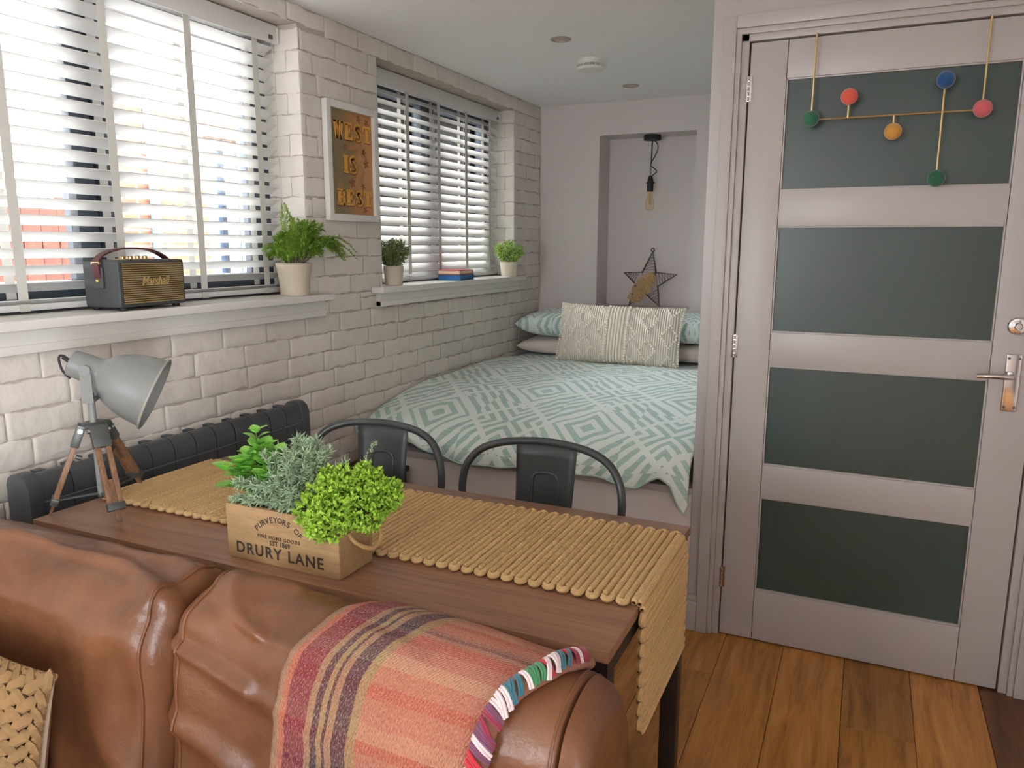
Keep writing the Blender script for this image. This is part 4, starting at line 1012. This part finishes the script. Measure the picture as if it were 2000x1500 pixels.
for q in range(58):
    az = rnd.uniform(0, 2*PI); L = rnd.uniform(.12, .215); out = rnd.uniform(.10, .80)
    if q < 10: az = rnd.uniform(.6, 1.6); L = rnd.uniform(.17, .24); out = rnd.uniform(.85, 1.0)
    dx, dy = math.cos(az), math.sin(az)
    if dx < -.2: L *= .62
    pts = []
    for t in range(9):
        s_ = t/8; rad = .02+L*out*s_; zz = .105+L*(1.5*s_-(.35+1.05*out)*s_*s_)
        pts.append(Vector((c[0]+dx*rad, c[1]+dy*rad, c[2]+zz)))
    for p in pts: p.x = max(p.x, -.205 if p.y < -.34 else -.105)
    ms.tube(pts, [.0012*(1-.7*t/8) for t in range(9)], 4)
    P = spline(pts, 22)
    for i in range(3, 22):
        d = (P[i]-P[i-1]).normalized(); sd = d.cross(Vector((0, 0, 1))); sd = sd.normalized() if sd.length > .05 else Vector((1, 0, 0)); l = .034*math.sin(PI*(i/22)**.8)+.007
        for sg in (-1, 1):
            dd = (sd*sg+d*.55+rv(rnd)*.25).normalized(); leaf_quad(m, P[i], dd, Vector((0, 0, 1)), l, .0042)
            q2 = P[i]+dd*l*.5; leaf_quad(m, q2, (dd*.3+d+rv(rnd)*.3).normalized(), Vector((0, 0, 1)), l*.5, .0030); leaf_quad(m, q2, (dd*.3-d*.4+rv(rnd)*.3).normalized(), Vector((0, 0, 1)), l*.45, .0030)
build('fronds', m, MT['leaf_fern'], fp, smooth=False, kind='stuff'); build('stems', ms, MT['stem'], fp)
def bush(label, c, rt_, h, ball, zc_, mat, seed, nleaf, ll, lw):
    r = thing('potted_bush', label, 'plant', c, 0, 'small potted plants on the bedside windowsill'); pot(r, c, pot_prof(rt_*.82, rt_, h), MT['cream_pot'])
    m, ms = MB(), MB(); rnd = random.Random(seed); cc_ = Vector(c)+Vector((0, 0, zc_)); base = Vector(c)+Vector((0, 0, h-.012))
    for q in range(70):
        d = rv(rnd); d.z = abs(d.z)*.9-.18; tip = cc_+Vector((d.x*ball[0], d.y*ball[1], d.z*ball[2]))*rnd.uniform(.75, 1.02)
        st_ = [base+Vector((d.x, d.y, 0))*rt_*.4, base.lerp(tip, .5)+Vector((d.x, d.y, 0))*.012, tip]; P = spline(st_, 8); ms.tube(P, .0009, 4)
        for i in range(nleaf):
            p = P[min(7, int(2+5.9*(i/nleaf)**.7))]+rv(rnd)*.004; dd = ((p-cc_).normalized()*.6+rv(rnd)).normalized(); leaf_quad(m, p, dd, rv(rnd), ll*rnd.uniform(.7, 1.2), lw)
    build('foliage', m, mat, r, smooth=False, kind='stuff'); build('twigs', ms, MT['stem'], r); return r
bush('dark green small-leaved bush in a cream pot at the near end of the bedside sill', (-.152, .279, 1.1905), .045, .083, (.074, .074, .070), .150, MT['leaf_bush'], 5, 26, .016, .0032)
bush('pale yellow-green bush in a cream pot at the far end of the bedside sill', (-.140, 1.462, 1.1905), .054, .082, (.088, .088, .075), .145, MT['leaf_bush2'], 8, 26, .020, .0050)
# ---- books on the bedside sill
def book(label, z0, cover, edge, rot, w, l, t, cx, cy):
    r = thing('book', label, 'book', (cx, cy, z0), rot, 'books on the bedside windowsill')
    build('page_block', MB().box(-w/2+.002, w/2-.003, -l/2+.003, l/2-.003, .0025, t-.0025), MT[edge], r, local=True, smooth=False)
    build('cover', MB().box(-w/2, w/2, -l/2, l/2, 0, .0035).box(-w/2, w/2, -l/2, l/2, t-.0035, t), MT[cover], r, local=True, bevel=.0006)
    build('spine', MB().box(-w/2, w/2, l/2-.003, l/2, .0, t), MT[cover], r, local=True, bevel=.0008); return r
book('blue paged teal book, lower of the two on the bedside sill', 1.1905, 'b_teal', 'b_blue', .12, .125, .185, .029, -.172, .885)
book('red covered book with cream pages, upper of the two on the bedside sill', 1.2200, 'b_red', 'b_pages', .10, .120, .180, .022, -.172, .882)

# ---- niche: pendant lamp and wire star
px, pyy = .530, 2.045
pd = thing('pendant_lamp', 'bare amber filament bulb hanging on a black cord in the niche', 'lamp', (px, pyy, 1.57))
build('ceiling_rose', MB().lathe([(.050, 1.985), (.051, 1.987), (.051, 2.012), (.050, 2.0149)], 32, Matrix.Translation((px, pyy, 0))), MT['rubber'], pd, ang=50)
build('cord', MB().tube([(px, pyy, 1.986), (px-.001, pyy, 1.90), (px-.002, pyy, 1.848)], .0042, 8).tube(spline([(px+.010, pyy, 1.986), (px+.030, pyy, 1.965), (px+.036, pyy, 1.935), (px+.020, pyy, 1.895), (px+.002, pyy, 1.862), (px-.006, pyy, 1.838), (px+.012, pyy, 1.826), (px+.032, pyy, 1.806), (px+.020, pyy, 1.790), (px-.001, pyy, 1.775)], 50), .0030, 8), MT['rubber'], pd)
m = MB()
for q in range(5):
    zz = 1.836-.011*q; m.tube([(px-.004+(.005*math.cos(2*PI*t/10) if q % 2 else 0), pyy+(0 if q % 2 else .005*math.cos(2*PI*t/10)), zz+.0075*math.sin(2*PI*t/10)) for t in range(10)], .0012, 5, closed=True)
build('chain', m, MT['lampmetal'], pd)
build('bulb_holder', MB().lathe([(.004, 1.782), (.010, 1.778), (.016, 1.762), (.0175, 1.745), (.0195, 1.742), (.0195, 1.736), (.018, 1.733), (.0185, 1.690), (.016, 1.688)], 20, Matrix.Translation((px-.004, pyy, 0))).tube([(px-.030, pyy, 1.739), (px+.022, pyy, 1.739)], .003, 6), MT['rubber'], pd, ang=40)
bl = build('bulb', MB().lathe([(.012, 1.690), (.0135, 1.672), (.020, 1.648), (.0265, 1.620), (.0275, 1.605), (.025, 1.590), (.018, 1.579), (.008, 1.574), (.001, 1.573)], 24, Matrix.Translation((px-.004, pyy, 0)), cap=False), MT['bulb'], pd, ang=180)
m = MB(); m.tube([(px-.004+.008*math.cos(q*1.6), pyy+.008*math.sin(q*1.6), 1.665-.0022*q) for q in range(26)], .0009, 5).tube([(px-.004, pyy, 1.69), (px-.004, pyy, 1.61)], .002, 6)
build('filament', m, MT['brass'], bl)
sy_ = 2.055
so_ = [(.533, 1.330), (.478, 1.203), (.361, 1.199), (.442, 1.128), (.411, .998), (.508, 1.073), (.605, .998), (.583, 1.118), (.694, 1.193), (.565, 1.202)]
lean = lambda x, z: Vector((x, sy_+.075*(z-.995)/.34, z))
sr = thing('wire_star', 'rusty wire star wrapped with raffia standing in the niche', 'ornament', (.53, sy_, .995))
m = MB(); m.tube([lean(x_, z_) for x_, z_ in so_], .0034, 8, closed=True)
fr_ = build('star_outline', m, MT['wire'], sr)
m = MB(); m.tube([lean(x_, z_)+Vector((0, .018, 0)) for x_, z_ in so_], .0026, 6, closed=True)
for x_, z_ in so_: m.tube([lean(x_, z_), lean(x_, z_)+Vector((0, .018, 0))], .002, 6)
build('star_back_outline', m, MT['wire'], sr)
build('hanging_ring', MB().tube([lean(.533+.010*math.cos(2*PI*q/16), 1.342+.010*math.sin(2*PI*q/16)) for q in range(16)], .0028, 6, closed=True), MT['wire'], sr)
m = MB(); rnd = random.Random(2); arms = [(0, 9, 1), (2, 1, 3), (4, 3, 5), (6, 5, 7), (8, 7, 9)]
for tip, a_, b_2 in arms:
    for q in range(1, 7):
        f = q/7; T, A, B = Vector((so_[tip][0], 0, so_[tip][1])), Vector((so_[a_][0], 0, so_[a_][1])), Vector((so_[b_2][0], 0, so_[b_2][1])); p, r_ = T.lerp(A, f), T.lerp(B, f)
        m.tube([lean(p.x, p.z), lean((p.x+r_.x)/2, (p.z+r_.z)/2)+Vector((0, -.004, .004*math.sin(q*3))), lean(r_.x, r_.z)], .0013, 5)
        if q > 1:
            p2 = T.lerp(A, f-1/7.); m.tube([lean(r_.x, r_.z), lean(p2.x, p2.z)], .0010, 5)
for q in range(10):
    a_, b_2 = rnd.sample([1, 3, 5, 7, 9], 2); m.tube([lean(*so_[a_]), lean(*so_[b_2])+Vector((0, -.003, 0))], .0012, 5)
build('wire_lattice', m, MT['wire'], sr)
m = MB()
for q in range(46):
    f = q/45; p0 = Vector((.425+.13*f, 0, 1.030+.16*f)); wdt = .022+.034*math.sin(PI*min(1, f*.9+.08)); an = -.85+rnd.uniform(-.25, .25)
    d = Vector((math.cos(an), 0, math.sin(an)))*wdt; m.tube([lean(p0.x-d.x, p0.z-d.z)+Vector((0, -.002, 0)), lean(p0.x, p0.z)+Vector((0, -.011, 0)), lean(p0.x+d.x, p0.z+d.z)+Vector((0, -.002, 0))], .0026, 5)
build('raffia_wrap', m, MT['raffia'], sr)

# ---- ceiling fittings
for lab, cx, cy, rr in (('recessed ceiling downlight nearer the camera, left of the smoke alarm', .536, .515, .044), ('recessed ceiling downlight nearest the back wall', .538, 1.534, .044)):
    r = thing('downlight', lab, 'downlight', (cx, cy, H), 0, 'ceiling downlights')
    build('bezel', MB().lathe([(rr*.70, .001), (rr*.72, -.004), (rr*.95, -.005), (rr, -.002), (rr, .0005)], 32, Matrix.Translation((cx, cy, H)), cap=False), plain('satin_nickel_bezel', S(176,170,162), .35, .6), r)
    build('lamp_face', MB().lathe([(.001, -.001), (rr*.71, -.0015)], 24, Matrix.Translation((cx, cy, H)), cap=False), plain('dim_lamp_lens', S(196,178,160), .3), r)
sm = thing('smoke_alarm', 'round white smoke alarm between the two ceiling downlights', 'smoke alarm', (.532, .905, H))
sc_ = Matrix.Translation((.532, .905, H)) @ Matrix.Diagonal((1.1, 1.1, 1, 1))
build('base', MB().lathe([(.056, -.0005), (.056, -.012), (.054, -.024)], 40, sc_), MT['white'], sm, ang=40)
build('vent_ring', MB().lathe([(.050, -.024), (.050, -.034)], 40, sc_), MT['rubber'], sm)
build('vent_band', MB().lathe([(.0575, -.0275), (.0575, -.0300)], 40, sc_), MT['white'], sm)
m = MB(); [m.box(.0485, .058, -.0018, .0018, -.035, -.023, sc_ @ Matrix.Rotation(2*PI*q/14, 4, 'Z')) for q in range(14)]; build('vent_fin', m, MT['white'], sm, smooth=False)
build('cover', MB().lathe([(.057, -.033), (.0575, -.038), (.052, -.045), (.030, -.048), (.001, -.0485)], 40, sc_), MT['white'], sm, ang=40)

# ---- over-door hook rack
hk = thing('door_hook_rack', 'brass over-door hook rack with coloured velvet balls hanging on the door', 'hook rack', (1.79, -.03, 1.55)); yk = -.028; zk = 1.742
build('hanger_rod', MB().tube([(1.567, yk, zk), (1.567, yk, 1.990), (1.567, -.004, 1.9925)], .0030, 8), MT['brass'], hk); build('hanger_rod', MB().tube([(2.013, yk, zk), (2.013, yk, 1.990), (2.013, -.004, 1.9925)], .0030, 8), MT['brass'], hk)
build('cross_bar', MB().tube([(1.567, yk, zk), (2.013, yk, zk)], .0026, 8), MT['brass'], hk); build('short_post', MB().tube([(1.669, yk, zk), (1.669, yk, 1.80)], .0032, 8), MT['brass'], hk)
build('short_post', MB().tube([(1.793, yk, zk), (1.793, yk, 1.694)], .0032, 8), MT['brass'], hk); build('long_post', MB().tube([(1.916, yk, 1.558), (1.916, yk, 1.826)], .0030, 8), MT['brass'], hk)
for bx, bz, mt_, lb in ((1.567, 1.744, 'v_green', 'dark green ball'), (1.669, 1.800, 'v_red', 'coral red ball'), (1.793, 1.694, 'v_gold', 'mustard ball'), (1.916, 1.827, 'v_blue', 'deep blue ball'), (1.916, 1.558, 'v_dkgreen', 'bottle green ball'), (2.013, 1.743, 'v_pink', 'dusty pink ball')):
    o = build('velvet_ball', MB().sphere((bx, yk-.012, bz), .0240, 24, 14, (1, .9, 1)), MT[mt_], hk, ang=180); o['label'] = lb

# ---- planter crate with herbs
BX0, BX1, BY0, BY1, BZ0, BZ1 = .6505, .9215, -1.541, -1.438, TZ+.0008, .868
pc = thing('planter_crate', 'small pine planter crate lettered DRURY LANE on the dining table', 'planter', ((BX0+BX1)/2, (BY0+BY1)/2, TZ)); tkn = .009
fp_ = build('front_board', MB().box(BX0, BX1, BY0, BY0+tkn, BZ0+.003, BZ1), MT['pine'], pc, bevel=.0012)
build('back_board', MB().box(BX0, BX1, BY1-tkn, BY1, BZ0+.003, BZ1), MT['pine'], pc, bevel=.0012)
for x0 in (BX0+.0005, BX1-tkn-.0005): build('end_board', MB().box(x0, x0+tkn, BY0+tkn, BY1-tkn, BZ0+.003, BZ1-.001), MT['pine'], pc, bevel=.0012)
build('base_board', MB().box(BX0+.003, BX1-.003, BY0+.003, BY1-.003, BZ0, BZ0+.008), MT['pine'], pc)
build('soil', MB().box(BX0+tkn, BX1-tkn, BY0+tkn, BY1-tkn, BZ0+.02, BZ1-.016), MT['soil'], pc, smooth=False)
m = MB(); [m.box(BX1-.0006, BX1+.0006, BY0+.0005, BY0+tkn, BZ0+.006+q*.0052, BZ0+.0085+q*.0052) for q in range(20)]; build('finger_joint', m, MT['stamp'] if False else MT['darkwood'], pc, smooth=False) if False else None
m = MB(); P = spline([(BX1, -1.512, .838), (BX1+.013, -1.508, .822), (BX1+.028, -1.488, .806), (BX1+.033, -1.465, .807), (BX1+.029, -1.449, .822), (BX1+.013, -1.449, .838), (BX1, -1.452, .842)], 40)
m.tube(P, [.0042*(1+.12*math.sin(q*2.1)) for q in range(40)], 8); build('rope_handle', m, MT['rope'], pc)
FT = lambda x, z: Matrix(((1, 0, 0, x), (0, 0, -1, BY0-.0001), (0, 1, 0, z), (0, 0, 0, 1)))
build('lettering', text_mb('DRURY LANE', .0315, FT(.6715, .7715), .0003, .0007, 'LEFT', 1.20, 0, .985), MT['stamp'], fp_, smooth=False)
build('lettering', text_mb('EST 1869', .0130, FT(.7825, .7985), .0003, .0003, 'CENTER', 1.0), MT['stamp'], fp_, smooth=False)
build('lettering', text_mb('FINE HOME GOODS', .0098, FT(.780, .8105), .0003, .0002, 'CENTER', 1.22), MT['stamp'], fp_, smooth=False)
s_ = 'PURVEYORS OF'; Rr = .066
for q, ch in enumerate(s_):
    if ch == ' ': continue
    a_ = (q-(len(s_)-1)/2)*.150; M_ = FT(.780, .7800) @ Matrix.Rotation(-a_, 4, 'Z') @ Matrix.Translation((0, Rr, 0))
    build('lettering', text_mb(ch, .0155, M_, .0003, .0003, 'CENTER'), MT['stamp'], fp_, smooth=False)
# herbs (each plant can be lifted out of the crate)
h1 = thing('mint_plant', 'leafy bright green mint at the left end of the planter crate', 'plant', (.700, -1.49, .852))
def leaf_obj():
    m = MB(); 
    def f(i, j): u = i/8; v = j/4*2-1; w = .42*math.sin(PI*u**.8)**.8; return Vector((v*w*(1+.06*math.cos(i*PI)*abs(v)), u, .10*math.sin(PI*u)*.6-.16*u*u+.16*abs(v)*w))
    m.grid(9, 5, f); return m
rnd = random.Random(12); lf = None; ms = MB()
for q in range(26):
    az = rnd.uniform(0, 2*PI); sp_ = rnd.uniform(.01, .068); tip = Vector((.690+math.cos(az)*sp_*1.1-.008, -1.492+math.sin(az)*sp_*.8, rnd.uniform(.905, .985)-sp_*.35)); b0 = Vector((.700+math.cos(az)*.015, -1.49+math.sin(az)*.015, .850))
    if q == 0: tip = Vector((.688, -1.487, 1.0))
    if q == 1: tip = Vector((.604, -1.49, .918))
    if q == 2: tip = Vector((.618, -1.50, .885))
    P = spline([b0, b0.lerp(tip, .5)+Vector((0, 0, .012)), tip], 9); ms.tube(P, .0011, 5)
    for i in (3, 4, 5, 6, 7, 8):
        for sg in range(3 if i == 8 else 2 if i != 5 else 1):
            a2 = az+sg*(2*PI/3 if i == 8 else PI)+i; d = (Vector((math.cos(a2), math.sin(a2), .35))+(P[i]-P[i-1]).normalized()*.5).normalized(); n_ = (Vector((0, 0, 1))-d*d.z).normalized(); L = rnd.uniform(.022, .037)
            m3 = Matrix((d.cross(n_), d, n_)).transposed()
            loc = P[i]-Vector(h1.location)
            if lf is None: lf = build('leaf', leaf_obj(), MT['leaf_mint'], h1, local=True, ang=180); lf.matrix_basis = Matrix.Translation(loc) @ m3.to_4x4() @ Matrix.Diagonal((L, L, L, 1))
            else: inst(lf, h1, loc, m3, (L, L, L))
build('stems', ms, MT['stem'], h1)
h2 = thing('rosemary_plant', 'grey-green needle rosemary in the middle of the planter crate', 'plant', (.785, -1.49, .852)); m, ms = MB(), MB()
for q in range(120):
    az = rnd.uniform(0, 2*PI); sp_ = rnd.uniform(.0, .090); tip = Vector((.800+math.cos(az)*sp_*1.1, -1.480+math.sin(az)*sp_*.7, rnd.uniform(.915, 1.003)-.7*max(0, sp_-.04)))
    if q < 34: tip = Vector((rnd.uniform(.675, .84), -1.538+rnd.uniform(-.010, .01), rnd.uniform(.874, .925)))
    b0 = Vector((.782+math.cos(az)*.03, -1.49+math.sin(az)*.018, .850)); P = spline([b0, b0.lerp(tip, .55)+Vector((0, 0, .014)), tip], 16); ms.tube(P, .0009, 4)
    for i in range(3, 16):
        for _ in range(7): d = ((P[i]-P[i-1]).normalized()*.8+rv(rnd)).normalized(); leaf_quad(m, P[i], d, rv(rnd), rnd.uniform(.010, .019), .0015)
build('needles', m, MT['leaf_ros'], h2, smooth=False, kind='stuff'); build('stems', ms, MT['stem'], h2)
m = MB(); ms = MB(); P = spline([(.86, -1.455, .86), (.892, -1.45, .93), (.930, -1.445, .985), (.940, -1.445, .998)], 20); ms.tube(P, .0008, 4)
for i in range(9, 20):
    for _ in range(6): leaf_quad(m, P[i], ((P[i]-P[i-1]).normalized()*.5+rv(rnd)).normalized(), rv(rnd), .008, .0010)
build('tall_sprig', m, MT['leaf_ros'], h2, smooth=False, kind='stuff'); build('sprig_stem', ms, MT['stem'], h2)
h3 = thing('moss_herb', 'curly lime green bushy herb spilling over the right end of the planter crate', 'plant', (.88, -1.49, .852)); m, ms = MB(), MB()
lobes = [((.890, -1.512, .900), .048), ((.935, -1.492, .898), .046), ((.868, -1.530, .884), .038), ((.905, -1.545, .878), .040), ((.952, -1.500, .884), .038), ((.905, -1.490, .922), .034), ((.945, -1.478, .922), .033), ((.880, -1.500, .915), .028), ((.974, -1.478, .908), .032), ((.895, -1.548, .866), .030), ((.930, -1.470, .945), .016), ((.990, -1.470, .915), .020), ((.870, -1.495, .940), .012)]
for (lc, lr) in lobes:
    lc = Vector(lc); ms.tube([(.885, -1.49, .85), ((lc.x+.885)/2, (lc.y-1.49)/2, lc.z-.01), tuple(lc)], .0015, 5)
    for q in range(int(430*lr/.045)):
        d = rv(rnd); p = lc+d*lr*rnd.uniform(.78, 1.06); n_ = rv(rnd); t1 = (d*.55+rv(rnd)).normalized(); l = rnd.uniform(.008, .014)
        leaf_quad(m, p, t1, n_, l, .0034); leaf_quad(m, p+t1*l*.4, (t1+rv(rnd)*1.0).normalized(), n_, l*.8, .0030)
        if q % 6 == 0: ms.tube([lc, p], .0006, 3, caps=False)
build('foliage', m, MT['leaf_moss'], h3, smooth=False, kind='stuff'); build('twigs', ms, MT['stem'], h3)

# ---- tripod desk lamp
lp = thing('tripod_lamp', 'grey tripod spotlight lamp with wooden legs on the left end of the table', 'lamp', (.172, -1.455, TZ))
hub = Vector((.172, -1.455, .957)); feet = [Vector((.108, -1.540, TZ+.003)), Vector((.290, -1.503, TZ+.003)), Vector((.132, -1.318, TZ+.020))]
build('hub_plate', MB().lathe([(.026, -.007), (.028, -.004), (.028, .004), (.024, .007)], 24, Matrix.Translation(hub)), MT['lampmetal'], lp, ang=40)
for ft in feet:
    hd = Vector((ft.x-hub.x, ft.y-hub.y, 0)).normalized(); top = hub+hd*.028+Vector((0, 0, -.004)); d = (ft-top); L = d.length; zA = d.normalized(); xA = Vector((-hd.y, hd.x, 0)); yA = zA.cross(xA)
    Mx = Matrix.Translation(top) @ Matrix((xA, yA, zA)).transposed().to_4x4()
    lg = build('leg', MB().box(-.0165, -.0055, -.0055, .0055, .030, L*.86, Mx).box(.0055, .0165, -.0055, .0055, .030, L*.86, Mx).box(-.0055, .0055, -.0035, .0025, L*.55, L, Mx), MT['legwood'], lp, bevel=.001)
    build('top_clamp', MB().box(-.019, .019, -.009, .009, -.008, .045, Mx), MT['lampmetal'], lg, bevel=.003)
    build('lower_clamp', MB().box(-.019, .019, -.008, .008, L*.80, L*.88, Mx), MT['lampmetal'], lg, bevel=.002)
    build('pivot_bolt', MB().tube([Mx @ Vector((-.024, 0, .004)), Mx @ Vector((.024, 0, .004))], .005, 12), MT['chrome'], lg)
    build('wing_nut', MB().tube([Mx @ Vector((0, -.010, L*.32)), Mx @ Vector((0, -.022, L*.32))], .0055, 10), MT['lampmetal'], lg)
pole_b = Vector((.172, -1.455, .790))
build('centre_pole', MB().tube([pole_b, hub+Vector((-.004, 0, .075))], .0075, 12), MT['lampgrey'], lp)
build('spreader', MB().tube([pole_b+Vector((0, 0, .004)), feet[0].lerp(hub, .16)], .003, 6).tube([pole_b+Vector((0, 0, .004)), feet[1].lerp(hub, .16)], .003, 6).tube([pole_b+Vector((0, 0, .004)), feet[2].lerp(hub, .10)], .003, 6).sphere(pole_b, .009, 10, 6), MT['lampmetal'], lp)
# lamp head
sp_s = .001177; ax = (Vector((.862, .320, -.393)).normalized()+fwd*.30).normalized(); bk = Vector((.1115, -1.455, 1.0985)); q_ = Vector((0, 0, 1)).cross(ax).normalized()
HM = Matrix.Translation(bk) @ Matrix((q_, ax.cross(q_), ax)).transposed().to_4x4()
HP = [(.5, -1), (22, -1), (25.5, 1), (26.5, 5), (28.5, 50), (30, 56), (34, 60), (42, 68), (52, 82), (61, 103), (67, 126), (70.5, 150), (72, 160), (74, 161), (73.5, 164), (69, 160), (64, 126), (48, 84), (28, 62), (1, 58)]
hd_ = build('lamp_head', MB().lathe([(a*sp_s, b*sp_s) for a, b in HP], 48, HM, cap=False), MT['lampgrey'], lp, ang=45)
build('rim', MB().lathe([(72*sp_s, 158*sp_s), (75.5*sp_s, 159*sp_s), (76*sp_s, 163*sp_s), (72*sp_s, 164*sp_s)], 48, HM, cap=False), plain('pale_rim', S(150,150,140), .4), hd_)
build('lamp_bulb', MB().lathe([(10*sp_s, 60*sp_s), (14*sp_s, 80*sp_s), (24*sp_s, 105*sp_s), (24*sp_s, 120*sp_s), (14*sp_s, 134*sp_s), (.5*sp_s, 137*sp_s)], 20, HM, cap=False), MT['white'], hd_)
pv = HM @ Vector((0, 0, 34*sp_s)); camdir = -fwd; sd_ = (camdir-ax*camdir.dot(ax)).normalized()
m = MB()
for s_ in (1, -1):
    o_ = pv+sd_*s_*.0355; dn = Vector((.004, 0, -1)); w = (dn.cross(sd_)).normalized()*.0115
    e_ = hub+Vector((-.004, 0, .060))+sd_*s_*.026
    for A, B in ((o_, o_.lerp(e_, .55)), (o_.lerp(e_, .55), e_)):
        n0 = len(m.v); m.v += [A-w-sd_*.0015, A+w-sd_*.0015, A+w+sd_*.0015, A-w+sd_*.0015, B-w-sd_*.0015, B+w-sd_*.0015, B+w+sd_*.0015, B-w+sd_*.0015]
        m.f += [tuple(n0+k for k in f) for f in ((0,1,2,3), (7,6,5,4), (0,4,5,1), (1,5,6,2), (2,6,7,3), (3,7,4,0))]
    m.tube([o_-sd_*.003*s_, o_+sd_*s_*.006], .0125, 16)
m.box(-.012, .012, -.028, .028, -.004, .004, Matrix.Translation(hub+Vector((-.004, 0, .060))) @ Matrix.Rotation(math.atan2(sd_.y, sd_.x)-PI/2, 4, 'Z'))
build('yoke_bracket', m, MT['lampgrey'], lp, ang=40)
g0 = HM @ Vector((0, 0, -.001)); P = spline([g0+q_*.008, g0-ax*.018+Vector((0, 0, .008)), g0-ax*.026+Vector((0, 0, -.004)), g0-ax*.020+Vector((0, 0, -.028)), g0-ax*.004+Vector((0, 0, -.040))], 18)
build('power_cord', MB().tube(P, .0028, 8).tube([g0, g0-ax*.016+Vector((0, 0, .006))], .0055, 10), MT['rubber'], lp)
